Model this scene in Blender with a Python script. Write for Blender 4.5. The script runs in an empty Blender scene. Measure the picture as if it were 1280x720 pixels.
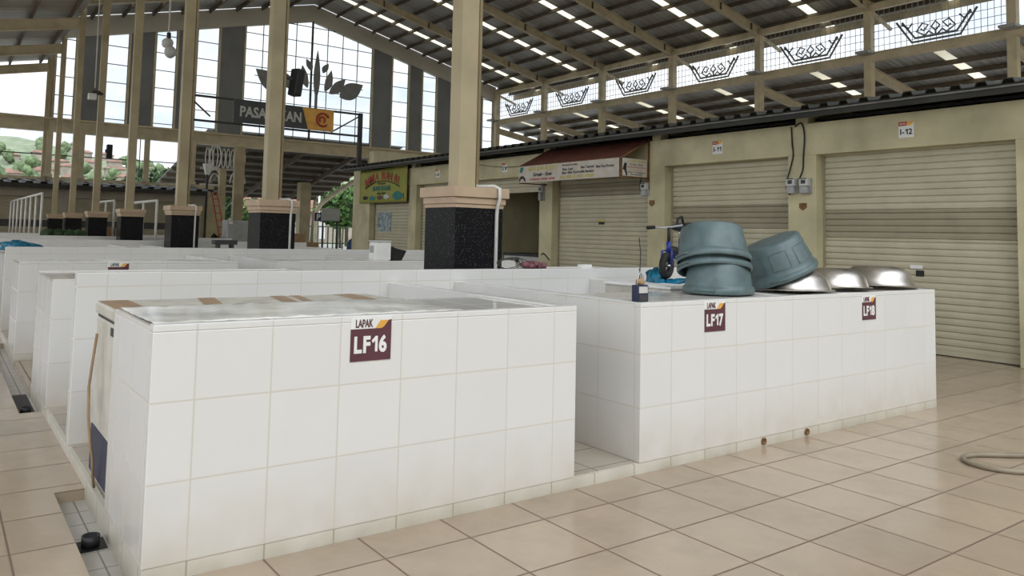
import bpy, math, random
from mathutils import Vector, Matrix, Euler
random.seed(7)
SC = bpy.context.scene
COL = SC.collection
PI = math.pi

# ------------------------------------------------------------------ camera
yaw, pitch, roll = .9512, .0682, .0231
CAM = Vector((-1.69281, -3.572505, 1.43235))
fw = Vector((math.cos(pitch)*math.cos(yaw), math.cos(pitch)*math.sin(yaw), math.sin(pitch)))
rt = Vector((math.sin(yaw), -math.cos(yaw), 0))
up = rt.cross(fw)
rt, up = math.cos(roll)*rt + math.sin(roll)*up, -math.sin(roll)*rt + math.cos(roll)*up
cd = bpy.data.cameras.new('camera')
cam = bpy.data.objects.new('camera', cd); COL.objects.link(cam)
cd.sensor_fit = 'HORIZONTAL'; cd.sensor_width = 36; cd.lens = 973.23/1280*36
cd.shift_x = (640-616.74)/1280; cd.shift_y = (226.38-360)/1280
cd.clip_start = .05; cd.clip_end = 2000
m = Matrix((rt, up, -fw)).transposed().to_4x4(); m.translation = CAM
cam.matrix_world = m
SC.camera = cam
SC.view_settings.view_transform = 'Standard'
SC.view_settings.look = 'None'
SC.view_settings.gamma = 1
SC.view_settings.use_curve_mapping = False
SC.view_settings.exposure = 0.0

# ------------------------------------------------------------------ materials
def srgb(r, g, b):
    def c(x):
        x /= 255
        return x/12.92 if x <= .04045 else ((x+.055)/1.055)**2.4
    return (c(r), c(g), c(b), 1)

def newmat(name):
    mt = bpy.data.materials.new(name); mt.use_nodes = True
    nt = mt.node_tree; nt.nodes.clear()
    out = nt.nodes.new('ShaderNodeOutputMaterial')
    bs = nt.nodes.new('ShaderNodeBsdfPrincipled')
    nt.links.new(bs.outputs[0], out.inputs[0])
    return mt, nt, bs, out

def mat(name, col, rough=.6, metal=0, var=.12, scale=6, spec=.4, bump=0, col2=None, coat=0):
    """Principled surface with a soft procedural colour variation."""
    mt, nt, bs, out = newmat(name)
    N = nt.nodes.new; L = nt.links.new
    geo = N('ShaderNodeNewGeometry')
    nz = N('ShaderNodeTexNoise'); nz.inputs['Scale'].default_value = scale; nz.inputs['Detail'].default_value = 5
    L(geo.outputs['Position'], nz.inputs['Vector'])
    rp = N('ShaderNodeValToRGB')
    c2 = col2 if col2 else tuple(max(0, x*(1-var*1.6)) for x in col[:3])+(1,)
    c1 = tuple(min(1, x*(1+var*.5)) for x in col[:3])+(1,)
    rp.color_ramp.elements[0].position = .3; rp.color_ramp.elements[0].color = c2
    rp.color_ramp.elements[1].position = .62; rp.color_ramp.elements[1].color = c1
    L(nz.outputs['Fac'], rp.inputs['Fac']); L(rp.outputs['Color'], bs.inputs['Base Color'])
    bs.inputs['Roughness'].default_value = rough; bs.inputs['Metallic'].default_value = metal
    bs.inputs['Specular IOR Level'].default_value = spec
    if coat: bs.inputs['Coat Weight'].default_value = coat
    if bump:
        b = N('ShaderNodeBump'); b.inputs['Strength'].default_value = bump; b.inputs['Distance'].default_value = .01
        L(nz.outputs['Fac'], b.inputs['Height']); L(b.outputs[0], bs.inputs['Normal'])
    return mt

def tilemat(name, col, grout, su, sv, ou, ov, gw, rough=.2, var=.05, dirt=None, dirt_h=.5, spec=.5, sw=None, bumpy=.15, stain=None):
    """Ceramic tiles laid on whichever world plane the face lies in; sv runs up walls."""
    mt, nt, bs, out = newmat(name)
    N = nt.nodes.new; L = nt.links.new
    def M(op, a, b=None, c=None):
        n = N('ShaderNodeMath'); n.operation = op
        for i, x in enumerate((a, b, c)):
            if x is None: continue
            if isinstance(x, (int, float)): n.inputs[i].default_value = x
            else: L(x, n.inputs[i])
        return n.outputs[0]
    geo = N('ShaderNodeNewGeometry')
    p = N('ShaderNodeSeparateXYZ'); L(geo.outputs['Position'], p.inputs[0])
    n = N('ShaderNodeSeparateXYZ'); L(geo.outputs['True Normal'], n.inputs[0])
    ax = M('GREATER_THAN', M('ABSOLUTE', n.outputs[0]), .6)
    az = M('GREATER_THAN', M('ABSOLUTE', n.outputs[2]), .6)
    u = M('ADD', M('MULTIPLY', p.outputs[0], M('SUBTRACT', 1, ax)), M('MULTIPLY', p.outputs[1], ax))
    v = M('ADD', M('MULTIPLY', p.outputs[2], M('SUBTRACT', 1, az)), M('MULTIPLY', p.outputs[1], az))
    uu = M('DIVIDE', M('SUBTRACT', u, ou), su); vv = M('DIVIDE', M('SUBTRACT', v, ov), sv)
    def edge(q, s):
        f = M('FRACT', q)
        d = M('MULTIPLY', M('MINIMUM', f, M('SUBTRACT', 1, f)), s)
        mr = N('ShaderNodeMapRange'); mr.inputs['From Min'].default_value = gw*.45; mr.inputs['From Max'].default_value = gw
        L(d, mr.inputs['Value']); return mr.outputs[0]
    face = M('MINIMUM', edge(uu, su), edge(vv, sv))     # 0 in grout, 1 on tile
    cid = N('ShaderNodeCombineXYZ'); L(M('FLOOR', uu), cid.inputs[0]); L(M('FLOOR', vv), cid.inputs[1])
    wn = N('ShaderNodeTexWhiteNoise'); L(cid.outputs[0], wn.inputs['Vector'])
    nz = N('ShaderNodeTexNoise'); nz.inputs['Scale'].default_value = 3.5; nz.inputs['Detail'].default_value = 6; nz.inputs['Roughness'].default_value = .65
    L(geo.outputs['Position'], nz.inputs['Vector'])
    k = M('ADD', M('MULTIPLY', wn.outputs['Value'], var), M('MULTIPLY', M('SUBTRACT', nz.outputs['Fac'], .5), var*1.6))
    k = M('ADD', 1-var*.5, k)
    tc = N('ShaderNodeMix'); tc.data_type = 'RGBA'; tc.blend_type = 'MULTIPLY'; tc.inputs['Factor'].default_value = 1
    tc.inputs['A'].default_value = col
    cmb = N('ShaderNodeCombineColor'); [L(k, cmb.inputs[i]) for i in range(3)]
    L(cmb.outputs[0], tc.inputs['B'])
    cur = tc.outputs['Result']
    if stain:                                            # patches of ingrained dirt
        ns = N('ShaderNodeTexNoise'); ns.inputs['Scale'].default_value = 1.3; ns.inputs['Detail'].default_value = 8; ns.inputs['Roughness'].default_value = .7
        L(geo.outputs['Position'], ns.inputs['Vector'])
        mr = N('ShaderNodeMapRange'); mr.inputs['From Min'].default_value = .48; mr.inputs['From Max'].default_value = .78; mr.inputs['To Max'].default_value = .6
        L(ns.outputs['Fac'], mr.inputs['Value'])
        mx = N('ShaderNodeMix'); mx.data_type = 'RGBA'; L(mr.outputs[0], mx.inputs['Factor']); L(cur, mx.inputs['A']); mx.inputs['B'].default_value = stain
        cur = mx.outputs['Result']
    mg = N('ShaderNodeMix'); mg.data_type = 'RGBA'; L(face, mg.inputs['Factor']); mg.inputs['A'].default_value = grout; L(cur, mg.inputs['B'])
    cur = mg.outputs['Result']
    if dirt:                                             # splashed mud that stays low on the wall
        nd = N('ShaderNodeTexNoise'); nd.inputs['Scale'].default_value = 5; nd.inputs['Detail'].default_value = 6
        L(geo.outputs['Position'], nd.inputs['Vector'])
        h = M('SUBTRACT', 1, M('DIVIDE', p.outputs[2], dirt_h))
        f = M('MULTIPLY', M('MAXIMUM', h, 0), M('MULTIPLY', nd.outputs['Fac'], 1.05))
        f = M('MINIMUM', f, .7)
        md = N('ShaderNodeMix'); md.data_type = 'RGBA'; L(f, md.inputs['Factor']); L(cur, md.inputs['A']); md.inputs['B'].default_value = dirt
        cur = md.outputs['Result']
    L(cur, bs.inputs['Base Color'])
    rr = M('ADD', rough, M('MULTIPLY', M('SUBTRACT', 1, face), .5))
    L(rr, bs.inputs['Roughness']); bs.inputs['Specular IOR Level'].default_value = spec
    b = N('ShaderNodeBump'); b.inputs['Strength'].default_value = bumpy; b.inputs['Distance'].default_value = .004
    L(face, b.inputs['Height']); L(b.outputs[0], bs.inputs['Normal'])
    return mt

MAT = {}
W = (.70, .69, .67, 1)
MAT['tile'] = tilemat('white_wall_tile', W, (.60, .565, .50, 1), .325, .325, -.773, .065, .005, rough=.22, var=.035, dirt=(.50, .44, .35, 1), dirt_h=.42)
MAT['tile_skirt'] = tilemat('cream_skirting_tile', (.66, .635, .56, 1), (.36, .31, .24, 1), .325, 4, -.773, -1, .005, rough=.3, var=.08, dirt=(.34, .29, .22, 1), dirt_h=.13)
MAT['counter'] = tilemat('counter_tile', (.70, .675, .63, 1), (.48, .45, .40, 1), .325, .4, -.773, -.173, .004, rough=.12, var=.07, stain=(.42, .38, .31, 1))
MAT['floor'] = tilemat('floor_tile', (.385, .305, .22, 1), (.17, .115, .08, 1), .45, .45, 0, 0, .0075, rough=.19, var=.14, spec=.42, stain=(.23, .18, .125, 1))
MAT['gutter'] = tilemat('gutter_tile', (.42, .40, .36, 1), (.2, .18, .15, 1), .2, .2, 0, .05, .005, rough=.3, var=.15, stain=(.16, .14, .10, 1))
MAT['platform'] = tilemat('platform_tile', (.44, .385, .32, 1), (.2, .16, .12, 1), .33, .33, 1.87, -.1, .006, rough=.3, var=.1, stain=(.24, .2, .15, 1))
MAT['wall'] = mat('cream_plaster', (.56, .515, .335, 1), .8, var=.16, scale=1.6, spec=.2, bump=.1)
MAT['pier'] = mat('cream_plaster_pier', (.40, .345, .19, 1), .75, var=.12, scale=2.5, spec=.2)
MAT['steel_cream'] = mat('cream_painted_steel', (.58, .50, .34, 1), .5, var=.12, scale=2, spec=.4)
MAT['column'] = mat('cream_painted_column', (.44, .37, .235, 1), .5, var=.12, scale=1.5, spec=.4)
MAT['cap'] = mat('pink_beige_capital', (.52, .385, .265, 1), .6, var=.08, scale=4)
MAT['shutter'] = mat('beige_shutter', (.51, .475, .35, 1), .45, var=.06, scale=3, spec=.4)
MAT['shutter_dark'] = mat('beige_shutter_vent', (.33, .295, .21, 1), .5, var=.06, scale=3)
MAT['black'] = mat('black_paint', (.012, .012, .013, 1), .5, var=.3)
MAT['dark'] = mat('dark_grey_paint', (.05, .05, .052, 1), .6, var=.2)
MAT['roof_dark'] = mat('dark_roof_sheet', (.028, .028, .022, 1), .55, var=.3, scale=2)
MAT['roof_edge'] = mat('grey_eave_strip', (.16, .155, .14, 1), .5, var=.2)
MAT['white'] = mat('white_plastic', (.78, .78, .76, 1), .4, var=.05)
MAT['white_pipe'] = mat('white_pipe', (.66, .65, .61, 1), .4, var=.08)
MAT['grey'] = mat('grey_plastic', (.35, .36, .36, 1), .45, var=.1)
MAT['lightgrey'] = mat('light_grey_plastic', (.52, .52, .50, 1), .4, var=.08)
MAT['panel_grey'] = mat('grey_wall_panel', (.20, .207, .215, 1), .6, var=.08, scale=1)
MAT['tub'] = mat('grey_green_plastic_tub', (.10, .146, .153, 1), .42, var=.16, scale=9, spec=.5)
MAT['steel'] = mat('brushed_stainless_steel', (.60, .565, .52, 1), .36, metal=1, var=.3, scale=5)
MAT['cardboard'] = mat('cardboard', (.36, .235, .13, 1), .8, var=.15)
MAT['tape'] = mat('brown_packing_tape', (.33, .19, .085, 1), .35, var=.18, scale=14)
MAT['wrap'] = mat('clear_wrapped_sheet', (.78, .76, .70, 1), .2, var=.22, scale=3.0, spec=.6, bump=.35)
MAT['freezer'] = mat('aged_white_freezer', (.56, .53, .46, 1), .45, var=.15, scale=5)
MAT['maroon'] = mat('maroon_print', (.105, .038, .05, 1), .5, var=.1)
MAT['orange'] = mat('orange_print', (.76, .40, .08, 1), .5, var=.1)
MAT['red'] = mat('red_print', (.42, .045, .035, 1), .5, var=.1)
MAT['ink'] = mat('black_ink', (.012, .011, .012, 1), .6, var=.1)
MAT['yellow'] = mat('yellow_print', (.52, .45, .10, 1), .6, var=.2, scale=20)
MAT['teal'] = mat('teal_print', (.03, .20, .17, 1), .6, var=.2)
MAT['banner_green'] = mat('green_banner_cloth', (.24, .28, .06, 1), .7, var=.3, scale=2.2, col2=(.40, .32, .09, 1))
MAT['banner_white'] = mat('white_banner_cloth', (.55, .51, .45, 1), .7, var=.08)
MAT['awning'] = mat('brown_awning_sheet', (.105, .032, .022, 1), .6, var=.2, scale=4)
MAT['rust'] = mat('rusty_steel', (.20, .10, .04, 1), .7, var=.3, scale=10)
MAT['blue'] = mat('blue_painted_frame', (.016, .03, .20, 1), .35, var=.15)
MAT['rubber'] = mat('black_rubber', (.016, .015, .014, 1), .7, var=.3)
MAT['chrome'] = mat('chrome_tube', (.5, .5, .5, 1), .25, metal=1, var=.1)
MAT['blue_bag'] = mat('blue_plastic_sheet', (.008, .16, .27, 1), .3, var=.4, scale=18, bump=.4)
MAT['navy'] = mat('navy_plastic', (.018, .024, .06, 1), .45, var=.2)
MAT['hose'] = mat('beige_hose', (.25, .21, .15, 1), .5, var=.15)
MAT['cable'] = mat('tan_cable', (.33, .22, .12, 1), .6, var=.2)
MAT['pinkcloth'] = mat('pink_maroon_cloth', (.20, .08, .09, 1), .8, var=.5, scale=30)
MAT['leafsign'] = mat('grey_metal_leaf', (.18, .18, .17, 1), .5, var=.1)
MAT['signdark'] = mat('dark_slate_board', (.055, .06, .064, 1), .5, var=.08)
MAT['signletter'] = mat('pale_grey_letters', (.50, .50, .47, 1), .5, var=.05)
MAT['purlin'] = mat('brown_steel_purlin', (.12, .095, .065, 1), .6, var=.2, scale=2)
MAT['green1'] = mat('green_foliage', (.07, .15, .03, 1), .7, var=.5, scale=2.5)
MAT['green2'] = mat('dark_green_foliage', (.04, .085, .03, 1), .7, var=.5, scale=2)
MAT['far_green'] = mat('hazy_green_foliage', (.17, .235, .115, 1), .9, var=.35, scale=1.2)  # green greyed so the colour itself carries the distance haze
MAT['bark'] = mat('bark', (.12, .085, .06, 1), .85, var=.3)
MAT['asphalt'] = mat('pale_ground', (.42, .41, .39, 1), .9, var=.12, scale=.6)
MAT['brick_roof'] = mat('red_tile_roof', (.30, .17, .13, 1), .8, var=.3, scale=.5)  # red dulled in the colour to stand in for distance haze
MAT['house_wall'] = mat('house_render', (.42, .36, .30, 1), .8, var=.15, scale=.7)
MAT['hill'] = mat('green_hillside', (.13, .20, .07, 1), .9, var=.5, scale=.12, col2=(.06, .105, .045, 1))
MAT['navy_sign'] = mat('navy_parking_sign', (.012, .03, .09, 1), .4, var=.05)

# speckled black granite
mt, nt, bs, out = newmat('black_granite'); N = nt.nodes.new; L = nt.links.new
geo = N('ShaderNodeNewGeometry'); vo = N('ShaderNodeTexVoronoi'); vo.inputs['Scale'].default_value = 55
L(geo.outputs['Position'], vo.inputs['Vector'])
rp = N('ShaderNodeValToRGB'); e = rp.color_ramp.elements
e[0].position = .07; e[0].color = (.20, .18, .17, 1); e[1].position = .22; e[1].color = (.012, .012, .014, 1)
L(vo.outputs['Distance'], rp.inputs['Fac']); L(rp.outputs[0], bs.inputs['Base Color']); bs.inputs['Roughness'].default_value = .25; bs.inputs['Specular IOR Level'].default_value = .09
MAT['granite'] = mt

# underside of the metal roof: ribs and lap seams run down the slope
def roofmat(name, col):
    mt, nt, bs, out = newmat(name); N = nt.nodes.new; L = nt.links.new
    geo = N('ShaderNodeNewGeometry'); mp = N('ShaderNodeMapping'); mp.inputs['Scale'].default_value = (.15, 9, .15)
    L(geo.outputs['Position'], mp.inputs['Vector'])
    nz = N('ShaderNodeTexNoise'); nz.inputs['Scale'].default_value = 1; nz.inputs['Detail'].default_value = 3
    L(mp.outputs[0], nz.inputs['Vector'])
    rp = N('ShaderNodeValToRGB'); e = rp.color_ramp.elements
    e[0].position = .35; e[0].color = tuple(x*.62 for x in col[:3])+(1,); e[1].position = .6; e[1].color = col
    L(nz.outputs['Fac'], rp.inputs['Fac']); L(rp.outputs[0], bs.inputs['Base Color'])
    wv = N('ShaderNodeTexWave'); wv.bands_direction = 'Y'; wv.inputs['Scale'].default_value = 1.25
    L(geo.outputs['Position'], wv.inputs['Vector'])
    b = N('ShaderNodeBump'); b.inputs['Strength'].default_value = .5; b.inputs['Distance'].default_value = .03
    L(wv.outputs['Fac'], b.inputs['Height']); L(b.outputs[0], bs.inputs['Normal'])
    bs.inputs['Roughness'].default_value = .42; bs.inputs['Metallic'].default_value = .25
    return mt
MAT['roof'] = roofmat('grey_roof_sheet', (.47, .475, .465, 1))
MAT['canopy'] = roofmat('canopy_sheet', (.25, .24, .21, 1))

# milky translucent skylight sheet
mt, nt, bs, out = newmat('milky_skylight_sheet'); N = nt.nodes.new; L = nt.links.new
nt.nodes.remove(bs)
tr = N('ShaderNodeBsdfTransparent'); tr.inputs[0].default_value = (1, .96, .84, 1)
tl = N('ShaderNodeBsdfTranslucent'); tl.inputs[0].default_value = (.9, .85, .72, 1)
mx = N('ShaderNodeMixShader'); mx.inputs[0].default_value = .45
nz = N('ShaderNodeTexNoise'); nz.inputs['Scale'].default_value = 1.2
mr = N('ShaderNodeMapRange'); mr.inputs['To Min'].default_value = .3; mr.inputs['To Max'].default_value = .6
geo = N('ShaderNodeNewGeometry'); L(geo.outputs['Position'], nz.inputs['Vector']); L(nz.outputs['Fac'], mr.inputs['Value']); L(mr.outputs[0], mx.inputs[0])
L(tr.outputs[0], mx.inputs[1]); L(tl.outputs[0], mx.inputs[2]); L(mx.outputs[0], out.inputs[0])
MAT['skylight'] = mt

# thin window glass
mt, nt, bs, out = newmat('window_glass'); N = nt.nodes.new; L = nt.links.new
nt.nodes.remove(bs)
tr = N('ShaderNodeBsdfTransparent'); tr.inputs[0].default_value = (.95, .97, .98, 1)
gl = N('ShaderNodeBsdfGlossy'); gl.inputs['Roughness'].default_value = .05
nz = N('ShaderNodeTexNoise'); nz.inputs['Scale'].default_value = .5
mr = N('ShaderNodeMapRange'); mr.inputs['To Min'].default_value = .02; mr.inputs['To Max'].default_value = .06
L(nz.outputs['Fac'], mr.inputs['Value'])
mx = N('ShaderNodeMixShader'); L(mr.outputs[0], mx.inputs[0]); L(tr.outputs[0], mx.inputs[1]); L(gl.outputs[0], mx.inputs[2]); L(mx.outputs[0], out.inputs[0])
MAT['glass'] = mt

# hillside speckled with rooftops; greens paled to paint in distance haze
mt, nt, bs, out = newmat('town_hillside'); N = nt.nodes.new; L = nt.links.new
geo = N('ShaderNodeNewGeometry'); nz = N('ShaderNodeTexNoise'); nz.inputs['Scale'].default_value = .35; nz.inputs['Detail'].default_value = 8
L(geo.outputs['Position'], nz.inputs['Vector'])
rp = N('ShaderNodeValToRGB'); e = rp.color_ramp.elements
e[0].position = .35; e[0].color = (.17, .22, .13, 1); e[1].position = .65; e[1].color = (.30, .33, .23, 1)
L(nz.outputs['Fac'], rp.inputs['Fac']); L(rp.outputs[0], bs.inputs['Base Color']); bs.inputs['Roughness'].default_value = .95
MAT['town'] = mt

# ------------------------------------------------------------------ mesh builder
class MB:
    def __init__(s, M=None): s.v = []; s.f = []; s.sm = []; s.M = M
    def add(s, vs, fs, smooth=False, M=None):
        o = len(s.v); T = M or s.M
        s.v += [tuple(T @ Vector(p)) if T else tuple(p) for p in vs]
        s.f += [tuple(i+o for i in f) for f in fs]; s.sm += [smooth]*len(fs)
        return s
    def box(s, x0, x1, y0, y1, z0, z1, M=None):
        vs = [(x, y, z) for z in (z0, z1) for y in (y0, y1) for x in (x0, x1)]
        return s.add(vs, [(0, 2, 3, 1), (4, 5, 7, 6), (0, 1, 5, 4), (2, 6, 7, 3), (0, 4, 6, 2), (1, 3, 7, 5)], M=M)
    def frustum(s, a, b, z0, z1, M=None):   # a,b = (x0,x1,y0,y1) at z0 and z1
        vs = [(x, y, z0) for y in a[2:] for x in a[:2]]+[(x, y, z1) for y in b[2:] for x in b[:2]]
        return s.add(vs, [(0, 2, 3, 1), (4, 5, 7, 6), (0, 1, 5, 4), (2, 6, 7, 3), (0, 4, 6, 2), (1, 3, 7, 5)], M=M)
    def beam(s, p, q, w, h, upv=(0, 0, 1)):     # rectangular bar from p to q
        p, q = Vector(p), Vector(q); d = (q-p).normalized(); u = Vector(upv)
        r = d.cross(u)
        if r.length < 1e-4: r = d.cross(Vector((1, 0, 0)))
        r.normalize(); u = r.cross(d)
        vs = [c+r*(a*w/2)+u*(b*h/2) for c in (p, q) for b in (-1, 1) for a in (-1, 1)]
        return s.add(vs, [(0, 1, 3, 2), (4, 6, 7, 5), (0, 4, 5, 1), (2, 3, 7, 6), (0, 2, 6, 4), (1, 5, 7, 3)])
    def ibeam(s, p, q, w, h, t=.03):
        p, q = Vector(p), Vector(q); d = (q-p).normalized(); r = d.cross(Vector((0, 0, 1))).normalized(); u = r.cross(d)
        s.beam(p, q, t, h, u); s.beam(p+u*(h/2-t/2), q+u*(h/2-t/2), w, t, u); s.beam(p-u*(h/2-t/2), q-u*(h/2-t/2), w, t, u)
        return s
    def tube(s, pts, r, n=8, caps=True):
        pts = [Vector(p) for p in pts]; rr = r if isinstance(r, (list, tuple)) else [r]*len(pts)
        vs = []; fs = []; prev = None
        for i, p in enumerate(pts):
            d = (pts[min(i+1, len(pts)-1)]-pts[max(i-1, 0)]).normalized()
            if prev is None:
                a = Vector((0, 0, 1)) if abs(d.z) < .9 else Vector((1, 0, 0))
                prev = d.cross(a).normalized()
            a = (prev-d*prev.dot(d)).normalized(); prev = a; b = d.cross(a)
            vs += [p+(a*math.cos(2*PI*k/n)+b*math.sin(2*PI*k/n))*rr[i] for k in range(n)]
        for i in range(len(pts)-1):
            for k in range(n):
                fs.append((i*n+k, i*n+(k+1) % n, (i+1)*n+(k+1) % n, (i+1)*n+k))
        if caps: fs += [tuple(range(n))[::-1], tuple((len(pts)-1)*n+k for k in range(n))]
        return s.add(vs, fs, True)
    def lathe(s, prof, c=(0, 0, 0), n=32, sx=1, sy=1, power=2.0, M=None):   # prof: (r, z) list; power>2 squares the outline
        vs = []; fs = []
        for r, z in prof:
            for k in range(n):
                t = 2*PI*k/n; ct, st = math.cos(t), math.sin(t)
                g = (abs(ct)**power+abs(st)**power)**(-1/power)
                vs.append((c[0]+r*g*ct*sx, c[1]+r*g*st*sy, c[2]+z))
        m_ = len(prof)
        for i in range(m_-1):
            for k in range(n):
                fs.append((i*n+k, i*n+(k+1) % n, (i+1)*n+(k+1) % n, (i+1)*n+k))
        if prof[0][0] > 0: fs.append(tuple(range(n))[::-1])
        if prof[-1][0] > 0: fs.append(tuple((m_-1)*n+k for k in range(n)))
        return s.add(vs, fs, True, M)
    def prism(s, poly, o, ux, uy, depth):        # polygon in plane (o, ux, uy) extruded along the normal
        o, ux, uy = Vector(o), Vector(ux), Vector(uy); nn = ux.cross(uy).normalized()*depth; n = len(poly)
        vs = [o+ux*a+uy*b for a, b in poly]; vs += [v+nn for v in vs]
        fs = [tuple(range(n))[::-1], tuple(range(n, 2*n))]+[(i, (i+1) % n, n+(i+1) % n, n+i) for i in range(n)]
        return s.add(vs, fs)
    def blob(s, c, r, seed=0, amp=.25, nu=14, nv=9, flat=0):
        rnd = random.Random(seed); ph = [rnd.uniform(0, 6.28) for _ in range(6)]
        r = r if isinstance(r, (tuple, list)) else (r, r, r); vs = []; fs = []
        for j in range(nv+1):
            th = PI*j/nv
            for i in range(nu):
                f = 2*PI*i/nu
                k = 1+amp*(math.sin(3*f+ph[0]+2*th)*.5+math.sin(5*f+ph[1])*math.sin(4*th+ph[2])*.6+rnd.uniform(-.4, .4)*math.sin(th))
                z = math.cos(th)*k
                if flat and z < 0: z *= flat
                vs.append((c[0]+r[0]*k*math.sin(th)*math.cos(f), c[1]+r[1]*k*math.sin(th)*math.sin(f), c[2]+r[2]*z))
        for j in range(nv):
            for i in range(nu):
                fs.append((j*nu+i, (j+1)*nu+i, (j+1)*nu+(i+1) % nu, j*nu+(i+1) % nu))
        return s.add(vs, fs, True)
    def build(s, name, material, parent=None, bevel=0, mods=None):
        me = bpy.data.meshes.new(name)
        off = Vector((0, 0, 0)); q = parent
        while q is not None: off += q.location; q = q.parent
        me.from_pydata([tuple(Vector(v)-off) for v in s.v], [], s.f)
        for p, sm in zip(me.polygons, s.sm): p.use_smooth = sm
        me.validate()
        import bmesh
        b = bmesh.new(); b.from_mesh(me); bmesh.ops.recalc_face_normals(b, faces=b.faces); b.to_mesh(me); b.free()
        me.materials.append(MAT[material] if isinstance(material, str) else material)
        o = bpy.data.objects.new(name, me); COL.objects.link(o)
        if parent: o.parent = parent
        if bevel:
            md = o.modifiers.new('bevel', 'BEVEL'); md.width = bevel; md.segments = 2; md.limit_method = 'ANGLE'
        return o

def tag(o, label, cat, group=None):
    o['label'] = label; o['category'] = cat
    if group: o['group'] = group
    return o
def thing(name, loc, label, cat, group=None):
    o = bpy.data.objects.new(name, None); COL.objects.link(o); o.location = loc; o.empty_display_size = .1
    return tag(o, label, cat, group)
def struct(o): o['kind'] = 'structure'; return o
def copy_thing(r, off, label):
    c = r.copy(); COL.objects.link(c); c.location = r.location+Vector(off); c['label'] = label
    for ch in list(r.children):
        d = ch.copy(); COL.objects.link(d); d.parent = c
        for g in list(ch.children):
            h = g.copy(); COL.objects.link(h); h.parent = d
    return c
def text(body, size, o, ux, uy, material, parent, name='lettering', bold=0, width=None, ext=.0015, align='CENTER', shear=0):
    """Real lettering: built-in font turned into a mesh standing on plane (o, ux, uy)."""
    cu = bpy.data.curves.new(name, 'FONT'); cu.body = body; cu.size = size; cu.extrude = ext; cu.offset = bold
    cu.align_x = align; cu.align_y = 'CENTER'; cu.resolution_u = 3; cu.shear = shear
    t = bpy.data.objects.new(name, cu); COL.objects.link(t)
    dg = bpy.context.evaluated_depsgraph_get(); me = bpy.data.meshes.new_from_object(t.evaluated_get(dg))
    bpy.data.objects.remove(t); bpy.data.curves.remove(cu)
    ux, uy = Vector(ux).normalized(), Vector(uy).normalized(); nn = ux.cross(uy)
    xs = [v.co.x for v in me.vertices]; ys = [v.co.y for v in me.vertices]
    k = width/(max(xs)-min(xs)) if width else 1
    yc = (max(ys)+min(ys))/2
    if align == 'CENTER': xc0 = (max(xs)+min(xs))/2
    else: xc0 = min(xs)
    off = Vector((0, 0, 0)); q = parent
    while q is not None: off += q.location; q = q.parent
    for v in me.vertices:
        x, y, z = v.co; p = Vector(o)+ux*((x-xc0)*k)+uy*(y-yc)+nn*z; v.co = p-off
    me.materials.clear(); me.materials.append(MAT[material])
    ob = bpy.data.objects.new(name, me); COL.objects.link(ob); ob.parent = parent
    return ob

def numtext(body, o, ux, uy, material, parent, width, bold=.003, size=.105, name='number', ext=.0015):
    """Plate numbers set character by character, with a flagged figure 1."""
    V, F, x = [], [], 0
    for ch in body:
        if ch == '1':
            p = [(.0, .50), (.24, .70), (.38, .70), (.38, 0), (.22, 0), (.22, .50), (.07, .39)]
            vs = [(a*size, b*size, z) for z in (0, ext) for a, b in p]; n = len(p)
            fs = [tuple(range(n))[::-1], tuple(range(n, 2*n))]+[(i, (i+1) % n, n+(i+1) % n, n+i) for i in range(n)]
        else:
            cu = bpy.data.curves.new('c', 'FONT'); cu.body = ch; cu.size = size; cu.extrude = ext/2; cu.offset = bold; cu.resolution_u = 4
            t = bpy.data.objects.new('c', cu); COL.objects.link(t)
            me = bpy.data.meshes.new_from_object(t.evaluated_get(bpy.context.evaluated_depsgraph_get()))
            vs = [(v.co.x, v.co.y, v.co.z+ext/2) for v in me.vertices]; fs = [tuple(q.vertices) for q in me.polygons]
            bpy.data.objects.remove(t); bpy.data.curves.remove(cu); bpy.data.meshes.remove(me)
        a = min(v[0] for v in vs); b = max(v[0] for v in vs); k = len(V)
        V += [(v[0]-a+x, v[1], v[2]) for v in vs]; F += [tuple(i+k for i in f) for f in fs]; x += b-a+size*.085
    x -= size*.085; k = width/x; ux, uy = Vector(ux).normalized(), Vector(uy).normalized(); nn = ux.cross(uy)
    off = Vector((0, 0, 0)); q = parent
    while q is not None: off += q.location; q = q.parent
    me = bpy.data.meshes.new(name)
    me.from_pydata([tuple(Vector(o)+ux*((v[0]-x/2)*k)+uy*(v[1]-size*.35)+nn*v[2]-off) for v in V], [], F)
    me.materials.append(MAT[material]); ob = bpy.data.objects.new(name, me); COL.objects.link(ob); ob.parent = parent
    return ob

# ------------------------------------------------------------------ world and light
w = bpy.data.worlds.new('overcast_sky'); SC.world = w; w.use_nodes = True
nt = w.node_tree; nt.nodes.clear(); N = nt.nodes.new; L = nt.links.new
out = N('ShaderNodeOutputWorld'); bg = N('ShaderNodeBackground'); L(bg.outputs[0], out.inputs[0])
tc = N('ShaderNodeTexCoord')
nz = N('ShaderNodeTexNoise'); nz.inputs['Scale'].default_value = 5.0; nz.inputs['Detail'].default_value = 7; nz.inputs['Roughness'].default_value = .6
mp = N('ShaderNodeMapping'); mp.inputs['Scale'].default_value = (1, 1, 2.6); L(tc.outputs['Generated'], mp.inputs[0]); L(mp.outputs[0], nz.inputs['Vector'])
rp = N('ShaderNodeValToRGB'); e = rp.color_ramp.elements
e[0].position = .36; e[0].color = (.64, .72, .82, 1); e[1].position = .56; e[1].color = (.90, .92, .94, 1)
L(nz.outputs['Fac'], rp.inputs['Fac'])
dt = N('ShaderNodeVectorMath'); dt.operation = 'DOT_PRODUCT'; L(tc.outputs['Generated'], dt.inputs[0])
SUND = Vector((-.06, -.50, .86)).normalized(); dt.inputs[1].default_value = SUND
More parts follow.
